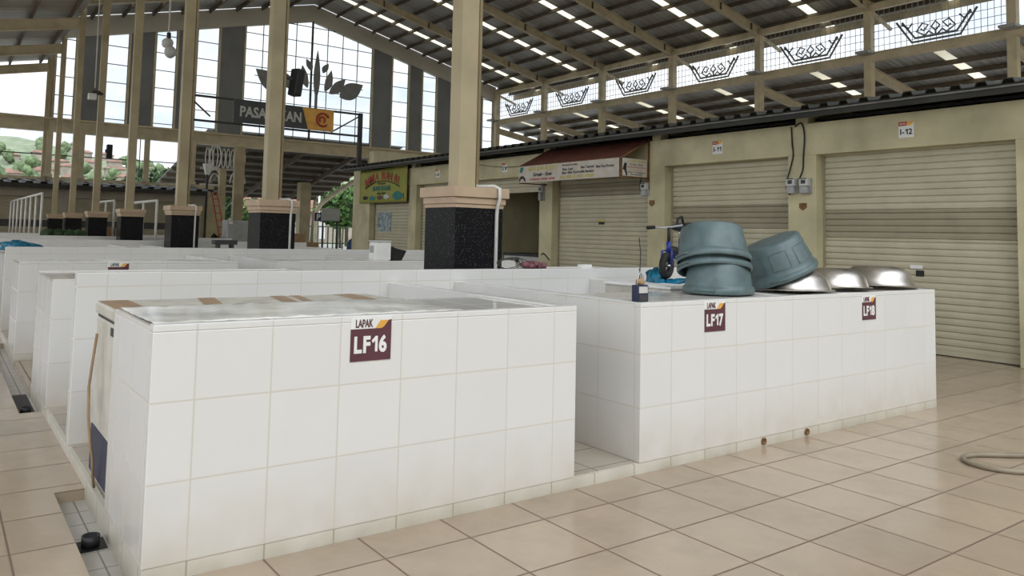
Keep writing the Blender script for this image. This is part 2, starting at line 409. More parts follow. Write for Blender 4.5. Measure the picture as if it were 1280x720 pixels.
mr = N('ShaderNodeMapRange'); mr.interpolation_type = 'SMOOTHSTEP'
mr.inputs['From Min'].default_value = .62; mr.inputs['From Max'].default_value = .99; mr.inputs['To Min'].default_value = 1.0; mr.inputs['To Max'].default_value = 4.6
L(dt.outputs['Value'], mr.inputs['Value'])
d2 = N('ShaderNodeVectorMath'); d2.operation = 'DOT_PRODUCT'; L(tc.outputs['Generated'], d2.inputs[0]); d2.inputs[1].default_value = Vector((-1, -.25, .38)).normalized()
m2 = N('ShaderNodeMapRange'); m2.interpolation_type = 'SMOOTHSTEP'; m2.inputs['From Min'].default_value = .45; m2.inputs['From Max'].default_value = .97; m2.inputs['To Max'].default_value = 1.15
L(d2.outputs['Value'], m2.inputs['Value'])
ad = N('ShaderNodeMath'); L(mr.outputs[0], ad.inputs[0]); L(m2.outputs[0], ad.inputs[1])
d3 = N('ShaderNodeVectorMath'); d3.operation = 'DOT_PRODUCT'; L(tc.outputs['Generated'], d3.inputs[0]); d3.inputs[1].default_value = Vector((.62, .76, .20)).normalized()
m3 = N('ShaderNodeMapRange'); m3.interpolation_type = 'SMOOTHSTEP'; m3.inputs['From Min'].default_value = .3; m3.inputs['From Max'].default_value = .85; m3.inputs['To Max'].default_value = .42
L(d3.outputs['Value'], m3.inputs['Value'])
ad2 = N('ShaderNodeMath'); L(ad.outputs[0], ad2.inputs[0]); L(m3.outputs[0], ad2.inputs[1]); ad = ad2
L(rp.outputs[0], bg.inputs['Color']); L(ad.outputs[0], bg.inputs['Strength'])

# ------------------------------------------------------------------ key dimensions
H = 1.0316; DIV = 1.13; PL = .062; Y0 = -.173; X0 = -.948
XC = 2.62; XR = 30.5; YF = 41.5; BAY = 5.5
def ycol(k): return 2.975+BAY*k
def zroof(x): return 15.35-.242*abs(x-16.56)        # underside of the nave roof

# ------------------------------------------------------------------ ground and floor
struct(MB().add([(-120, -90, -.14), (160, -90, -.14), (160, 220, -.14), (-120, 220, -.14)], [(0, 1, 2, 3)]).build('ground', 'asphalt'))
fl = MB()
def slab(x0, x1, y0, y1): fl.box(x0, x1, y0, y1, -.13, 0)
TR = [(-3.0, 1.24), (3.36, 7.45)]                   # stretches of open gutter along the stall ends
GX0, GX1 = -1.095, X0+.05
slab(-14, GX0, -9, 41.6); slab(GX1, 32, -9, 41.6)
y = -9
for a, b in TR+[(41.6, 41.6)]:
    if a > y: slab(GX0, X0, y, a)
    y = b
fl.box(X0, GX1, -9, Y0, -.13, 0); fl.box(X0, GX1, Y0+4.386, Y0+6.2, -.13, 0)
struct(fl.build('floor', 'floor'))
gt = MB()
for a, b in TR: gt.box(GX0, X0, a, b, -.129, -.06)
struct(gt.build('gutter_bed', 'gutter'))
# drain pits with their pipe ends
for (px_, py_, lab) in ((-1.02, .53, 'round black drain pipe end in the gutter beside the LF16 stall'), (-1.03, 3.62, 'black drain pipe end in the gutter further back, beside the second stall end')):
    t = thing('drain_pipe', (px_, py_, -.06), lab, 'pipe')
    prof = [(.0, .02), (.03, .02), (.034, .05), (.04, .05), (.04, .0), (.0, .0)]
    MB(Matrix.Translation((px_, py_, -.057))).lathe(prof, n=20).build('pipe_end', 'black', t)
    mm = MB(); mm.add([(-.068+px_, py_-.07, -.0585), (px_+.066, py_-.06, -.0585), (px_+.068, py_+(.1 if py_ < 1 else .8), -.0585), (px_-.066, py_+(.08 if py_ < 1 else .8), -.0585)], [(0, 1, 2, 3)]); mm.build('dark_patch', 'black', t)  # flat black patch on the gutter bed, standing in for the dark pit

# ------------------------------------------------------------------ stalls
ISL = 6.2
OFFS = [0, 6.2, 12.4, 18.2, 23.8]
def platform(k):
    y0 = Y0+OFFS[k]; p = MB().box(X0, 5.609, y0, y0+4.386, -.12, PL)
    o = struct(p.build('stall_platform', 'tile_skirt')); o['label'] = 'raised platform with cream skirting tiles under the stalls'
    t = MB().box(X0+.02, 5.59, y0+.02, y0+4.366, PL, PL+.004); struct(t.build('stall_platform_floor', 'platform'))
for k in range(5): platform(k)

def build_stall(label, x0, x1, y0, d, walls, sgn=1, name='market_stall'):
    """A tiled counter block; sgn=+1 faces -Y. walls: (x0,x1) of low side walls running back to the partition."""
    t = thing(name, ((x0+x1)/2, y0, PL), label, 'stall', 'white tiled market stalls')
    ya, yb = sorted((y0, y0+sgn*d)); zt = H-.004
    rim = .06
    b = MB().box(x0, x1, ya, yb, PL, H-.03)
    # raised rim along the front and the right-hand end
    yf0, yf1 = (ya, ya+rim) if sgn > 0 else (yb-rim, yb)
    b.box(x0, x1, yf0, yf1, H-.03, H)
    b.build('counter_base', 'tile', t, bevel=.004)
    yc0, yc1 = (ya+rim, yb) if sgn > 0 else (ya, yb-rim)
    MB().box(x0, x1, yc0, yc1, H-.03, H-.012).build('countertop', 'counter', t)
    for (a, c) in walls:
        ye = 1.955+(y0-Y0) if sgn > 0 else y0-(1.955-Y0)
        w0, w1 = sorted((y0+sgn*d, ye))
        s = MB().box(a, c, w0, w1, PL, H)
        s.box(a, c, *sorted((y0+sgn*rim, y0+sgn*d)), H-.012, H)
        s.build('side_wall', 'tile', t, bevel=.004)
    return t
D = .836
RF = ['front', 'second', 'third', 'fourth', 'fifth']
WL = [(1.25, 1.345)]; WR = [(1.8716, 1.966), (3.40, 3.49), (5.515, 5.6088)]
sA = build_stall('white tiled market stall bearing the LF16 plate, nearest the camera', X0, 1.34523, Y0, D, WL)
sB = build_stall('long white tiled stall bearing the LF17 and LF18 plates', 1.87155, 5.6088, Y0, D, WR)
sC = build_stall('white tiled stall block behind the long partition, its end beside the left aisle', X0, 1.34523, Y0+4.386, 1.06, WL, -1)
sD = build_stall('long white tiled stall hidden mostly behind the partition, beside the nearest column', 2.96, 5.6088, Y0+4.386, 1.06, [(5.515, 5.6088)], -1)
for k in range(1, 5):
    copy_thing(sA, (0, OFFS[k], 0), f'white tiled stall at the left-aisle end of the {RF[k]} stall row')
    copy_thing(sB, (0, OFFS[k], 0), f'long white tiled stall right of the gap in the {RF[k]} stall row')
    if k < 4: copy_thing(sC, (0, OFFS[k], 0), f'back-facing white tiled stall backing onto the {RF[k]} stall row, left aisle end')
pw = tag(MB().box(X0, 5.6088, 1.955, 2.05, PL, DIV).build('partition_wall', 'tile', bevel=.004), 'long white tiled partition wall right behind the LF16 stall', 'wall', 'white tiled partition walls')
for k in range(1, 5):
    c = pw.copy(); COL.objects.link(c); c.location = (0, OFFS[k], 0)
    c['label'] = f'white tiled partition wall behind the {RF[k]} row of stalls from the camera'

def stall_plate(x0, x1, z0, z1, y, num, label, full=True):
    t = thing('stall_number_plate', ((x0+x1)/2, y, z0), label, 'sign')
    wd = x1-x0; h = z1-z0; o = (x0, y-.003, z0); ux, uy = (1, 0, 0), (0, 0, 1)
    MB().box(x0, x1, y-.003, y, z0, z1).build('plate', 'white', t)
    zs = .735*h
    poly = [(0, 0), (wd, 0), (wd, .93*h), (wd*.93, .915*h), (wd*.80, .76*h), (wd*.75, zs), (0, zs)]
    MB().prism([(a, b) for a, b in poly], (x0, y-.0032, z0), ux, uy, .0012).build('maroon_field', 'maroon', t)
    po = [(wd*.60, zs), (wd*.75, zs), (wd*.82, .78*h), (wd*.93, .92*h), (wd*.72, .92*h)]
    MB().prism(po, (x0, y-.0036, z0), ux, uy, .0012).build('orange_flash', 'orange', t)
    text('LAPAK', .052, (x0+wd*.33, y-.0036, z0+h*.86), ux, uy, 'maroon' if full else 'ink', t, width=wd*.42, bold=.0012)
    if num: numtext(num, (x0+wd*.49, y-.0046, z0+h*.38), ux, uy, 'white', t, wd*.80, .0042)
    return t
stall_plate(-.075, .140, .818, 1.024, Y0, 'LF16', 'maroon and white plate reading LAPAK LF16 on the nearest stall')
stall_plate(2.463, 2.677, .822, 1.022, Y0, 'LF17', 'maroon and white plate reading LAPAK LF17 below the grey tubs')
stall_plate(4.392, 4.600, .814, 1.006, Y0, 'LF18', 'maroon and white plate reading LAPAK LF18 below the steel basins')
stall_plate(-.10, .115, .818, 1.024, Y0+ISL, None, 'small white and maroon LAPAK plate peeping over the long partition at the left', False)

# --- things on and behind the nearest stall
t = thing('chest_freezer', (-.12, .95, PL), 'aged white chest freezer behind the LF16 counter, its lid strapped with brown tape', 'freezer')
MB().box(-.935, .70, .675, 1.24, PL+.03, .935).build('body', 'freezer', t, bevel=.015)
MB().box(-.945, .71, .668, 1.25, .95, 1.012).build('lid', 'freezer', t, bevel=.012)
MB().box(-.93, .69, .68, 1.235, .934, .951).build('gasket', 'black', t)
MB().box(-.939, -.933, .72, .80, .875, .915).build('lock', 'dark', t)
MB().box(-.941, -.934, .70, 1.2, .12, .36).build('vent_panel', 'navy', t)
MB().box(-.90, -.72, .70, 1.2, PL, PL+.03).build('foot', 'black', t); MB().box(.5, .66, .70, 1.2, PL, PL+.03).build('foot', 'black', t)
for (a, b, sk, lab) in ((-.93, -.78, .0, None), (-.50, -.40, .1, None), (-.06, .03, .1, None), (.07, .13, .1, None), (.42, .56, .05, None)):
    MB().add([(a, .668, 1.0135), (b, .668, 1.0135), (b+sk, 1.25, 1.0135), (a+sk, 1.25, 1.0135), (a, .666, .96), (b, .666, .96), (b+sk, 1.2525, .96), (a+sk, 1.2525, .96)], [(0, 1, 2, 3), (4, 5, 1, 0), (7, 3, 2, 6)]).build('tape_strip', 'tape', t)
# wrapped sheet lying on the counter
sh = MB(); nx, ny = 40, 14
vs = [(-.93+1.55*i/nx, -.10+.74*j/ny, H+.001+.0035*math.sin(i*1.7+j*.9)*math.sin(j*1.3+i*.2)+.003) for j in range(ny+1) for i in range(nx+1)]
fs = [(j*(nx+1)+i, j*(nx+1)+i+1, (j+1)*(nx+1)+i+1, (j+1)*(nx+1)+i) for j in range(ny) for i in range(nx)]
sh.add(vs, fs, True); so = sh.build('plastic_sheet', 'wrap')
md = so.modifiers.new('solid', 'SOLIDIFY'); md.thickness = .003; md.offset = 0
so.location.z = -.006
tag(so, 'crinkled shiny plastic sheet spread over the LF16 countertop', 'sheet')
pts = [(-.965, 1.02, .86), (-.985, .98, .72), (-1.0, .95, .60), (-.995, .95, .45), (-.985, .93, .33), (-.97, .92, .24), (-.962, .93, .14), (-.95, .95, .085)]
tag(MB().tube(pts, .007, 8).build('power_cable', 'cable'), 'tan power cable hanging down the left end of the chest freezer', 'cable')
MB()

# --- radio, tubs, basins, bicycle on the second stall
t = thing('portable_radio', (1.93, -.10, H), 'small navy portable radio with wire aerials at the left corner of the LF17 stall', 'radio')
MB().box(1.885, 1.985, -.13, -.075, H, H+.105).build('case', 'navy', t, bevel=.008)
MB().box(1.897, 1.973, -.1325, -.129, H+.055, H+.095).build('dial', 'lightgrey', t)
MB().box(1.897, 1.973, -.1325, -.129, H+.008, H+.045).build('speaker_grille', 'dark', t)
MB().tube([(1.93, -.10, H+.1), (1.935, -.10, H+.2), (1.945, -.095, H+.30), (1.935, -.09, H+.40)], .003, 6).build('aerial', 'black', t)
MB().tube([(1.97, -.09, H+.1), (2.0, -.05, H+.16), (2.03, 0, H+.2)], .0025, 6).build('aerial', 'black', t)
MB().tube([(1.90, -.11, H+.10), (1.905, -.11, H+.15), (1.93, -.11, H+.185), (1.965, -.10, H+.17), (1.985, -.09, H+.11), (2.0, -.09, H+.03), (2.03, -.1, H+.006), (2.06, -.07, H+.006)], .0028, 6).build('cord', 'lightgrey', t)
MB().blob((1.938, -.10, H+.125), (.03, .025, .022), 3).build('wire_tangle', 'cardboard', t)

def tub(name, label, M, s=1.0, group='grey-green plastic tubs', hgt=.30, ribs=False):
    """Upside-down oval plastic tub with rolled rim, wall panels and two handles."""
    loc = M.translation
    t = thing(name, loc, label, 'tub', group)
    rb, rr = .214*s, .244*s; h = hgt; g = 2.35
    prof = [(0, h), (rb*.86, h), (rb*.95, h-.006), (rb, h-.022), (rb+(rr-rb)*.35, h*.62), (rb+(rr-rb)*.42, h*.60), (rb+(rr-rb)*.75, h*.26), (rr*.985, .055), (rr*1.035, .046), (rr*1.055, .03), (rr*1.055, .012), (rr*1.03, 0), (rr*.99, .004), (rr*.965, .04), (rb+(rr-rb)*.7, h*.26), (rb*.97, h-.03), (0, h-.012)]
    MB(M).lathe(prof, n=56, sx=1.08, sy=.94, power=g).build('shell', 'tub', t)
    for k in range(8 if ribs else 0):
        a = 2*PI*k/8+.2
        def P(aa, z, o_=.0035):
            r = rb+(rr-rb)*(1-z/h); gg = (abs(math.cos(aa))**g+abs(math.sin(aa))**g)**(-1/g)
            return ((r+o_)*gg*math.cos(aa)*1.08, (r+o_)*gg*math.sin(aa)*.94, z)
        dw = .27
        ring = [P(a-dw, .10), P(a-dw, .235), P(a-dw*.5, .237), P(a, .238), P(a+dw*.5, .237), P(a+dw, .235), P(a+dw, .10), P(a+dw*.5, .10), P(a, .10), P(a-dw*.5, .10), P(a-dw, .10)]
        MB(M).tube(ring, .0016, 5).build('panel_rib', 'tub', t)
    for sg in (-1, 1):
        x = sg*rr*1.08
        MB(M).tube([(x*1.0, -.075, .026), (x*1.06, -.07, .03), (x*1.08, 0, .032), (x*1.06, .07, .03), (x*1.0, .075, .026)], .009, 8).build('handle', 'tub', t)
    return t
def TM(x, y, z, tilt=0, az=0, spin=0): return Matrix.Translation((x, y, z)) @ Matrix.Rotation(az, 4, 'Z') @ Matrix.Rotation(tilt, 4, 'X') @ Matrix.Rotation(spin, 4, 'Z')
VA = yaw-PI/2
tub('plastic_tub', 'upside-down grey tub at the bottom of the stack, standing on the LF17 stall', TM(3.17, .27, H-.002, 0, .3), 1.04, hgt=.25)
tub('plastic_tub', 'middle grey tub of the stack, only its thick rim showing', TM(3.13, .275, H+.155, -.30, VA, .35), 1.0, hgt=.25)
tub('plastic_tub', 'topmost upside-down grey tub of the stack on the LF17 stall', TM(3.115, .27, H+.225, -.30, VA, .3), 1.0, hgt=.275)

def basin(label, M, r=.31, h=.165):
    t = thing('steel_basin', M.translation, label, 'basin', 'stainless steel basins')
    prof = [(0, h), (r*.45, h-.002), (r*.62, h-.010), (r*.76, h-.032), (r*.87, h-.072), (r*.94, .045), (r*.97, .014), (r*.985, .008), (r*1.05, .006), (r*1.06, 0), (r*.97, 0), (r*.93, .04), (r*.75, h-.036), (0, h-.006)]
    MB(M).lathe(prof, n=64).build('bowl', 'steel', t)
    MB(M).tube([(r*1.055*math.cos(a*PI/24), r*1.055*math.sin(a*PI/24), .004) for a in range(49)], .005, 6, caps=False).build('rolled_rim', 'steel', t)
    return t
basin('upside-down steel basin half under the leaning grey tub', TM(4.03, .22, H+.006, -.03, VA))
basin('upside-down steel basin in the middle of the row of three', TM(4.69, .26, H+.012, -.05, VA-.3), .30, .165)
basin('upside-down steel basin at the right end, above the LF18 plate', TM(5.36, .22, H+.012, -.05, VA-.3), .32, .18)
tl_ = Matrix.Translation((3.66, .24, H+.055)) @ Matrix.Rotation(VA+PI/2, 4, 'Z') @ Matrix.Rotation(-.42, 4, 'X') @ Matrix.Rotation(-VA-PI/2+.4, 4, 'Z')
tub('plastic_tub', 'grey tub tipped over against the steel basins, right of the stack', Matrix.Translation((3.99, .26, H+.115)) @ Matrix.Rotation(-.40, 4, Vector((fw.x, fw.y, 0)).normalized()) @ Matrix.Rotation(.5, 4, 'Z'), 1.18, hgt=.31, ribs=True)

# blue sheet, and the small bicycle standing on it
sup = thing('storage_box', (3.75, 1.05, PL), 'white storage chest behind the LF17 counter carrying the blue sheet', 'chest')
MB().box(3.12, 3.39, .70, 1.45, PL, 1.02).build('body', 'freezer', sup, bevel=.01)
MB().box(3.11, 3.395, .69, 1.46, 1.02, 1.045).build('lid', 'white', sup, bevel=.008)
sup2 = MB().box(3.50, 4.5, .70, 1.45, PL, 1.02)
t2 = thing('storage_box', (4.0, 1.05, PL), 'white storage chest behind the stacked tubs carrying the bicycle', 'chest')
sup2.build('body', 'freezer', t2, bevel=.01); MB().box(3.495, 4.51, .69, 1.46, 1.02, 1.04).build('lid', 'white', t2, bevel=.008)
bb = MB()
for i, (x, y, z, rx, ry, rz) in enumerate(((3.60, 1.10, 1.045, .07, .09, .03), (3.52, 1.22, 1.05, .05, .08, .09), (3.60, 1.28, 1.055, .08, .10, .10), (3.75, 1.15, 1.045, .14, .12, .025), (3.9, 1.2, 1.045, .13, .14, .025))):
    bb.blob((x, y, z), (rx, ry, rz), i, .3)
tag(bb.build('blue_tarpaulin', 'blue_bag'), 'crumpled bright blue plastic sheet under the bicycle wheel', 'tarpaulin')
# bicycle
fx, fy, zb = 3.585, 1.16, 1.075          # front wheel contact
bd = Vector((.92, .39, 0)).normalized()   # from front to rear
sd = Vector((-bd.y, bd.x, 0))
def B(a, s_, z): return Vector((fx, fy, zb))+bd*a+sd*s_+Vector((0, 0, z))
t = thing('bicycle', (fx, fy, zb), 'small blue child bicycle half hidden behind the stack of grey tubs', 'bicycle')
RW = .115; hd = Vector((math.cos(.32), math.sin(.32), 0)); hs = Vector((-hd.y, hd.x, 0))
def wheel(c, fwd, side):
    def ring(r): return [c+fwd*(r*math.cos(q*PI/18))+Vector((0, 0, r*math.sin(q*PI/18))) for q in range(37)]
    o = MB().tube(ring(RW-.028), .031, 10, caps=False).build('tyre', 'rubber', t)
    MB().tube(ring(RW-.045), .008, 6, caps=False).build('wheel_rim', 'chrome', o)
    sp = MB()
    for q in range(8): sp.tube([c, c+fwd*((RW-.04)*math.cos(q*PI/4))+Vector((0, 0, (RW-.04)*math.sin(q*PI/4)))], .0025, 4)
    sp.tube([c-side*.04, c+side*.04], .012, 8); sp.build('spokes', 'chrome', o)
wheel(B(0, 0, RW+.002), hd, hs); wheel(B(.50, 0, RW+.002), bd, sd)
cw = B(0, 0, RW); ht = B(.055, 0, .30)
MB().tube([cw+hs*.045, cw+hs*.045+Vector((0, 0, .13)), ht-Vector((0, 0, .05))+hs*.012], .011, 8).tube([cw-hs*.045, cw-hs*.045+Vector((0, 0, .13)), ht-Vector((0, 0, .05))-hs*.012], .011, 8).build('fork', 'blue', t)
MB().tube([ht-Vector((0, 0, .08)), ht+Vector((0, 0, .03))], .022, 10).tube([ht-Vector((0, 0, .03)), B(.20, 0, .19), B(.36, 0, .16)], .017, 8).tube([B(.34, 0, .15), B(.38, 0, .36)], .015, 8).tube([B(.5, .02, RW), B(.34, .012, .16)], .010, 6).tube([B(.5, -.02, RW), B(.34, -.012, .16)], .010, 6).tube([B(.5, .02, RW), B(.375, .012, .33)], .009, 6).build('frame', 'blue', t)
MB().tube([ht+Vector((0, 0, .02)), ht+Vector((0, 0, .155))], .014, 8).build('stem', 'black', t)
bc = ht+Vector((0, 0, .155))
HB = rt.copy(); HB.z = 0; HB.normalize()
MB().tube([bc-HB*.165+Vector((0, 0, .0)), bc-HB*.06-Vector((0, 0, .006)), bc, bc+HB*.06+Vector((0, 0, .012)), bc+HB*.165+Vector((0, 0, .03))], .009, 8).build('handlebar', 'grey', t)
MB().tube([bc-HB*.20-Vector((0, 0, .008)), bc-HB*.125], .016, 8).build('grip', 'rubber', t)
MB().tube([bc+HB*.20+Vector((0, 0, .034)), bc+HB*.125+Vector((0, 0, .024))], .016, 8).build('grip', 'rubber', t)
sc_ = B(.36, 0, .46)
MB().blob(sc_, (.11, .07, .035), 4, .08).build('saddle', 'black', t)
MB().tube([sc_-bd*.10, sc_-bd*.05+Vector((0, 0, .08)), sc_+bd*.05+Vector((0, 0, .10)), sc_+bd*.11+Vector((0, 0, .03))], .013, 8).build('carry_handle', 'black', t)
MB().tube([B(.38, 0, .34), B(.365, 0, .46)], .012, 8).build('seat_post', 'chrome', t)
MB().blob(B(.17, 0, .24), (.08, .03, .045), 8, .1).build('battery_case', 'black', t)

# coil of wire, cloth, small box on top of the partition
cw_ = MB()
for q in range(4):
    r = .09+.012*q; cx = 2.46+.02*q
    cw_.tube([(cx+r*1.25*math.cos(a*PI/10), 2.0+.02*math.sin(a*.9+q), DIV+.045+.042*math.sin(a*PI/10)*(1+.1*q)) for a in range(21)], .0035, 5)
tag(cw_.build('wire_coil', 'dark'), 'loose coil of thin wire on the partition in front of the nearest column', 'wire')
cl = MB(); cl.blob((2.72, 2.0, DIV+.03), (.10, .05, .035), 11, .3); cl.blob((2.83, 2.0, DIV+.025), (.075, .05, .03), 12, .3)
tag(cl.build('rag', 'pinkcloth'), 'crumpled pink and maroon rag on the partition beside the wire coil', 'rag')
tag(MB().box(3.31, 3.44, 1.965, 2.03, DIV, DIV+.035).build('small_carton', 'white', bevel=.004), 'small cream carton lying on the partition before the I-10 shutter', 'carton')

# hose lying on the tiles
hp = [(5.0, -1.50, .018), (4.6, -1.36, .018), (4.38, -1.285, .018), (4.2, -1.155, .018), (4.08, -1.095, .018), (3.97, -1.10, .018), (3.89, -1.17, .018), (3.86, -1.27, .018), (3.88, -1.36, .018), (3.95, -1.45, .018), (4.1, -1.56, .018), (4.4, -1.70, .018), (4.9, -1.86, .018)]
def smooth(pts, n=6):
    pts = [Vector(p) for p in pts]; r = []
    for i in range(len(pts)-1):
        p0, p1, p2, p3 = pts[max(i-1, 0)], pts[i], pts[i+1], pts[min(i+2, len(pts)-1)]
        for k in range(n):
            u = k/n; r.append(.5*((2*p1)+(p2-p0)*u+(2*p0-5*p1+4*p2-p3)*u*u+(3*p1-p0-3*p2+p3)*u**3))
    return r+[pts[-1]]
tag(MB().tube(smooth(hp), .016, 10).build('hose', 'hose'), 'beige rubber hose looping over the floor tiles at the right edge', 'hose')
for (x, lab) in ((3.10, 'left one of two small round drain spouts low on the LF17 stall'), (3.62, 'right one of two small round drain spouts low on the long stall')):
    t = thing('drain_spout', (x, Y0, .03), lab, 'pipe')
    MB(Matrix.Translation((x, Y0+.01, .035)) @ Matrix.Rotation(PI/2, 4, 'X')).lathe([(.012, .0), (.024, .0), (.024, .022), (.016, .022), (.014, .012), (.0, .012)], n=18).build('spout', 'rust', t)

# ------------------------------------------------------------------ columns
ORD = ['nearest', 'second nearest', 'third', 'fourth', 'fifth', 'sixth', 'seventh', 'eighth']
def column(k):
    y = ycol(k); x = XC
    t = thing('hall_column', (x, y, PL if False else 0), f'square cream column on a black granite plinth, {ORD[k]} along the row from the camera' if k else 'square cream column on a black granite plinth, nearest the camera behind the partition', 'column', 'row of cream hall columns')
    a = .28
    MB().box(x-a, x+a, y-a, y+a, PL+.004, 1.69).build('plinth', 'granite', t)
    c = MB(); c.box(x-.285, x+.285, y-.285, y+.285, 1.685, 1.715); c.frustum((x-.285, x+.285, y-.285, y+.285), (x-.30, x+.30, y-.30, y+.30), 1.715, 1.725)
    c.box(x-.30, x+.30, y-.30, y+.30, 1.725, 1.785); c.box(x-.325, x+.325, y-.325, y+.325, 1.788, 1.885)
    c.build('capital', 'cap', t)
    b = .135
    MB().box(x-.155, x+.045, y-.125, y+.06, 1.885, zroof(x)-.1).build('shaft', 'column', t)
    if k < 3:   # rain pipe down the right-hand face
        xp, yp = x+.085, y-.09
        MB().tube([(xp, yp, 12), (xp, yp, 1.93)], .025, 10).build('rain_pipe', 'column', t)
        xo = x+.19
        MB().tube([(xp, yp, 1.93), (xp, yp-.02, 1.905), (xo-.03, y-.30, 1.905), (xo, y-.345, 1.88), (xo, y-.35, 1.78), (xo, y-.315, 1.70), (xo, y-.305, 1.62), (xo, y-.30, .2)], .018, 10).build('waste_pipe', 'white_pipe', t)
        MB().box(x+.045, x+.062, y-.11, y-.05, 1.9, 11).build('cable_groove', 'rust', t)
for k in range(8): column(k)

# ------------------------------------------------------------------ right-hand shops
PIERS = [(-6.3, -5.6), (-2.95, -2.5), (-.1, .36), (2.97, 3.43), (5.9, 6.3), (9.0, 9.42), (12.05, 12.45), (14.7, 15.1), (17.47, 18.2)]
XS = 8.8; ZL = 2.715; ZW = 3.19
wr = MB()
for a, b in PIERS: wr.box(XS, XS+.30, a, b, 0, ZL)
wr.box(XS, XS+.30, PIERS[0][0], PIERS[-1][1], ZL, ZW)
for a, b in PIERS[2:]:
    c_ = (a+b)/2; wr.box(XS-.0, XS+.2, c_-.10, c_+.10, ZW, 3.40)
wr.box(XS+.3, 13, 17.9, 18.2, 0, 3.9); wr.box(XS+.3, 13, 18.2, 19.25, 0, 3.42)
struct(wr.build('wall_right', 'wall', bevel=.006))
ih = MB().box(12.9, 13, -6, 18, 0, 3.8)
for a, b in PIERS[1:-1]: ih.box(XS+.3, 12.9, (a+b)/2-.06, (a+b)/2+.06, 0, 3.5)
struct(ih.build('wall_shop_backs', 'wall'))
struct(MB().box(XS+.3, 12.9, -6, 17.9, 3.26, 3.30).build('ceiling_shops', 'roof_dark'))
# dark ribbed shop roof
rf = MB(); pitch_ = .29; y = -6.3; zE = 3.335; sl = .12; prof = []
while y < 18.5:
    prof += [(y, 0), (y+.10, 0), (y+.125, .055), (y+.225, .055), (y+.25, 0)]; y += pitch_
vs = [(8.36, a, zE+b) for a, b in prof]+[(13.2, a, zE+b+sl*4.84) for a, b in prof]; n_ = len(prof)
rf.add(vs, [(i, i+1, n_+i+1, n_+i) for i in range(n_-1)])
ro = rf.build('ceiling_shop_roof', 'roof_dark'); struct(ro); md = ro.modifiers.new('solid', 'SOLIDIFY'); md.thickness = .012
ev = thing('eave_beam', (8.4, 6, 3.25), 'long dark eave beam with a grey strip above the shop fronts', 'beam')
MB().box(8.38, 8.44, -6.3, 18.5, 3.22, 3.325).build('fascia', 'roof_dark', ev)
MB().box(8.355, 8.379, -6.3, 18.5, 3.285, 3.305).build('strip', 'roof_edge', ev)
bk = MB()
for y in [(a+b)/2 for a, b in PIERS[1:]]: bk.beam((8.44, y, 3.30), (12.9, y, 3.30+.115*4.4), .06, .12)
bk.build('rafter_arm', 'roof_dark', ev)

SH = ['I-14', 'I-13', 'I-12', 'I-11', 'I-10', 'I-9', 'I-8', 'I-7']
def shutter(y0, y1, zb_, label, band=(1.62, 2.02), idx=0, slat=.088):
    t = thing('roller_shutter', (XS+.22, (y0+y1)/2, 0), label, 'shutter', 'beige roller shutters')
    def prof(z0, z1):
        b = MB(); z = z0; P = []
        while z < z1-.01:
            P += [(.0, z), (-.012, z+.010), (-.016, z+slat*.5), (-.012, z+slat-.012), (.004, z+slat-.004)]; z += slat
        P = [(a, min(c, z1)) for a, c in P]; n = len(P); x = XS+.21
        b.add([(x+a, y0, c) for a, c in P]+[(x+a, y1, c) for a, c in P], [(i, n+i, n+i+1, i+1) for i in range(n-1)]); return b
    lo = max(zb_+.05, 0); segs = []
    if zb_ < band[0]:
        prof(lo, band[0]).build('slats', 'shutter', t); prof(band[0], band[1]).build('vent_band', 'shutter_dark', t); prof(band[1], ZL).build('slats', 'shutter', t)
    else: prof(lo, ZL).build('slats', 'shutter', t)
    MB().box(XS+.185, XS+.225, y0, y1, zb_+.012, zb_+.06).build('bottom_bar', 'shutter', t)
    if zb_ == 0: MB().box(XS+.19, XS+.22, y0, y1, 0, .012).build('bottom_seal', 'black', t)
    MB().box(XS+.17, XS+.24, y0-.001, y0+.03, 0, ZL).build('guide_rail', 'shutter_dark', t)
    MB().box(XS+.17, XS+.24, y1-.03, y1+.001, 0, ZL).build('guide_rail', 'shutter_dark', t)
    return t
LB = ['beige roller shutter of the unlabelled shop furthest right, mostly out of frame', None, 'beige roller shutter under the I-12 plate', 'beige roller shutter under the I-11 plate', 'beige roller shutter under the brown awning', 'half-raised beige roller shutter above the dark open shop', 'beige roller shutter under the I-8 plate, beside the nearest column', 'beige roller shutter below the green fish banner']
for i in range(1, 8):
    y0, y1 = PIERS[i][1], PIERS[i+1][0]
    if i == 1: shutter(y0, y1, 0, 'beige roller shutter of the shop beyond the right edge'); continue
    shutter(y0, y1, 2.37 if i == 5 else 0, LB[i], band=(1.50, 1.90) if i == 2 else ((1.62, 2.0) if i in (3,) else (2.25, 2.5)))

def shop_plate(yc, zc, num, label, s=.20):
    t = thing('shop_number_plate', (XS, yc, zc), label, 'sign'); h = .215
    x = XS
    MB().box(x-.006, x, yc-s/2, yc+s/2, zc-h/2, zc+h/2).build('plate', 'white', t)
    ux, uy = (0, -1, 0), (0, 0, 1); o = Vector((x-.0065, yc+s/2, zc-h/2))
    MB().prism([(0, h*.74), (s*.5, h*.74), (s*.58, h), (0, h)], o, ux, uy, .0015).build('red_strip', 'red', t)
    MB().prism([(s*.5, h*.74), (s*.78, h*.74), (s*.95, h*.88), (s, h), (s*.58, h)], o, ux, uy, .0015).build('orange_strip', 'orange', t)
    text('BLOK', .035, (x-.0085, yc+s*.22, zc+h*.37), ux, uy, 'white', t, width=s*.36)
    numtext(num, (x-.0064, yc, zc-h*.13), ux, uy, 'ink', t, s*.80, .003)
    return t
shop_plate(1.647, 2.958, 'I-12', 'white plate reading I-12 above the nearest roller shutter')
shop_plate(4.745, 2.955, 'I-11', 'white plate reading I-11 above a roller shutter, right of the brown awning')
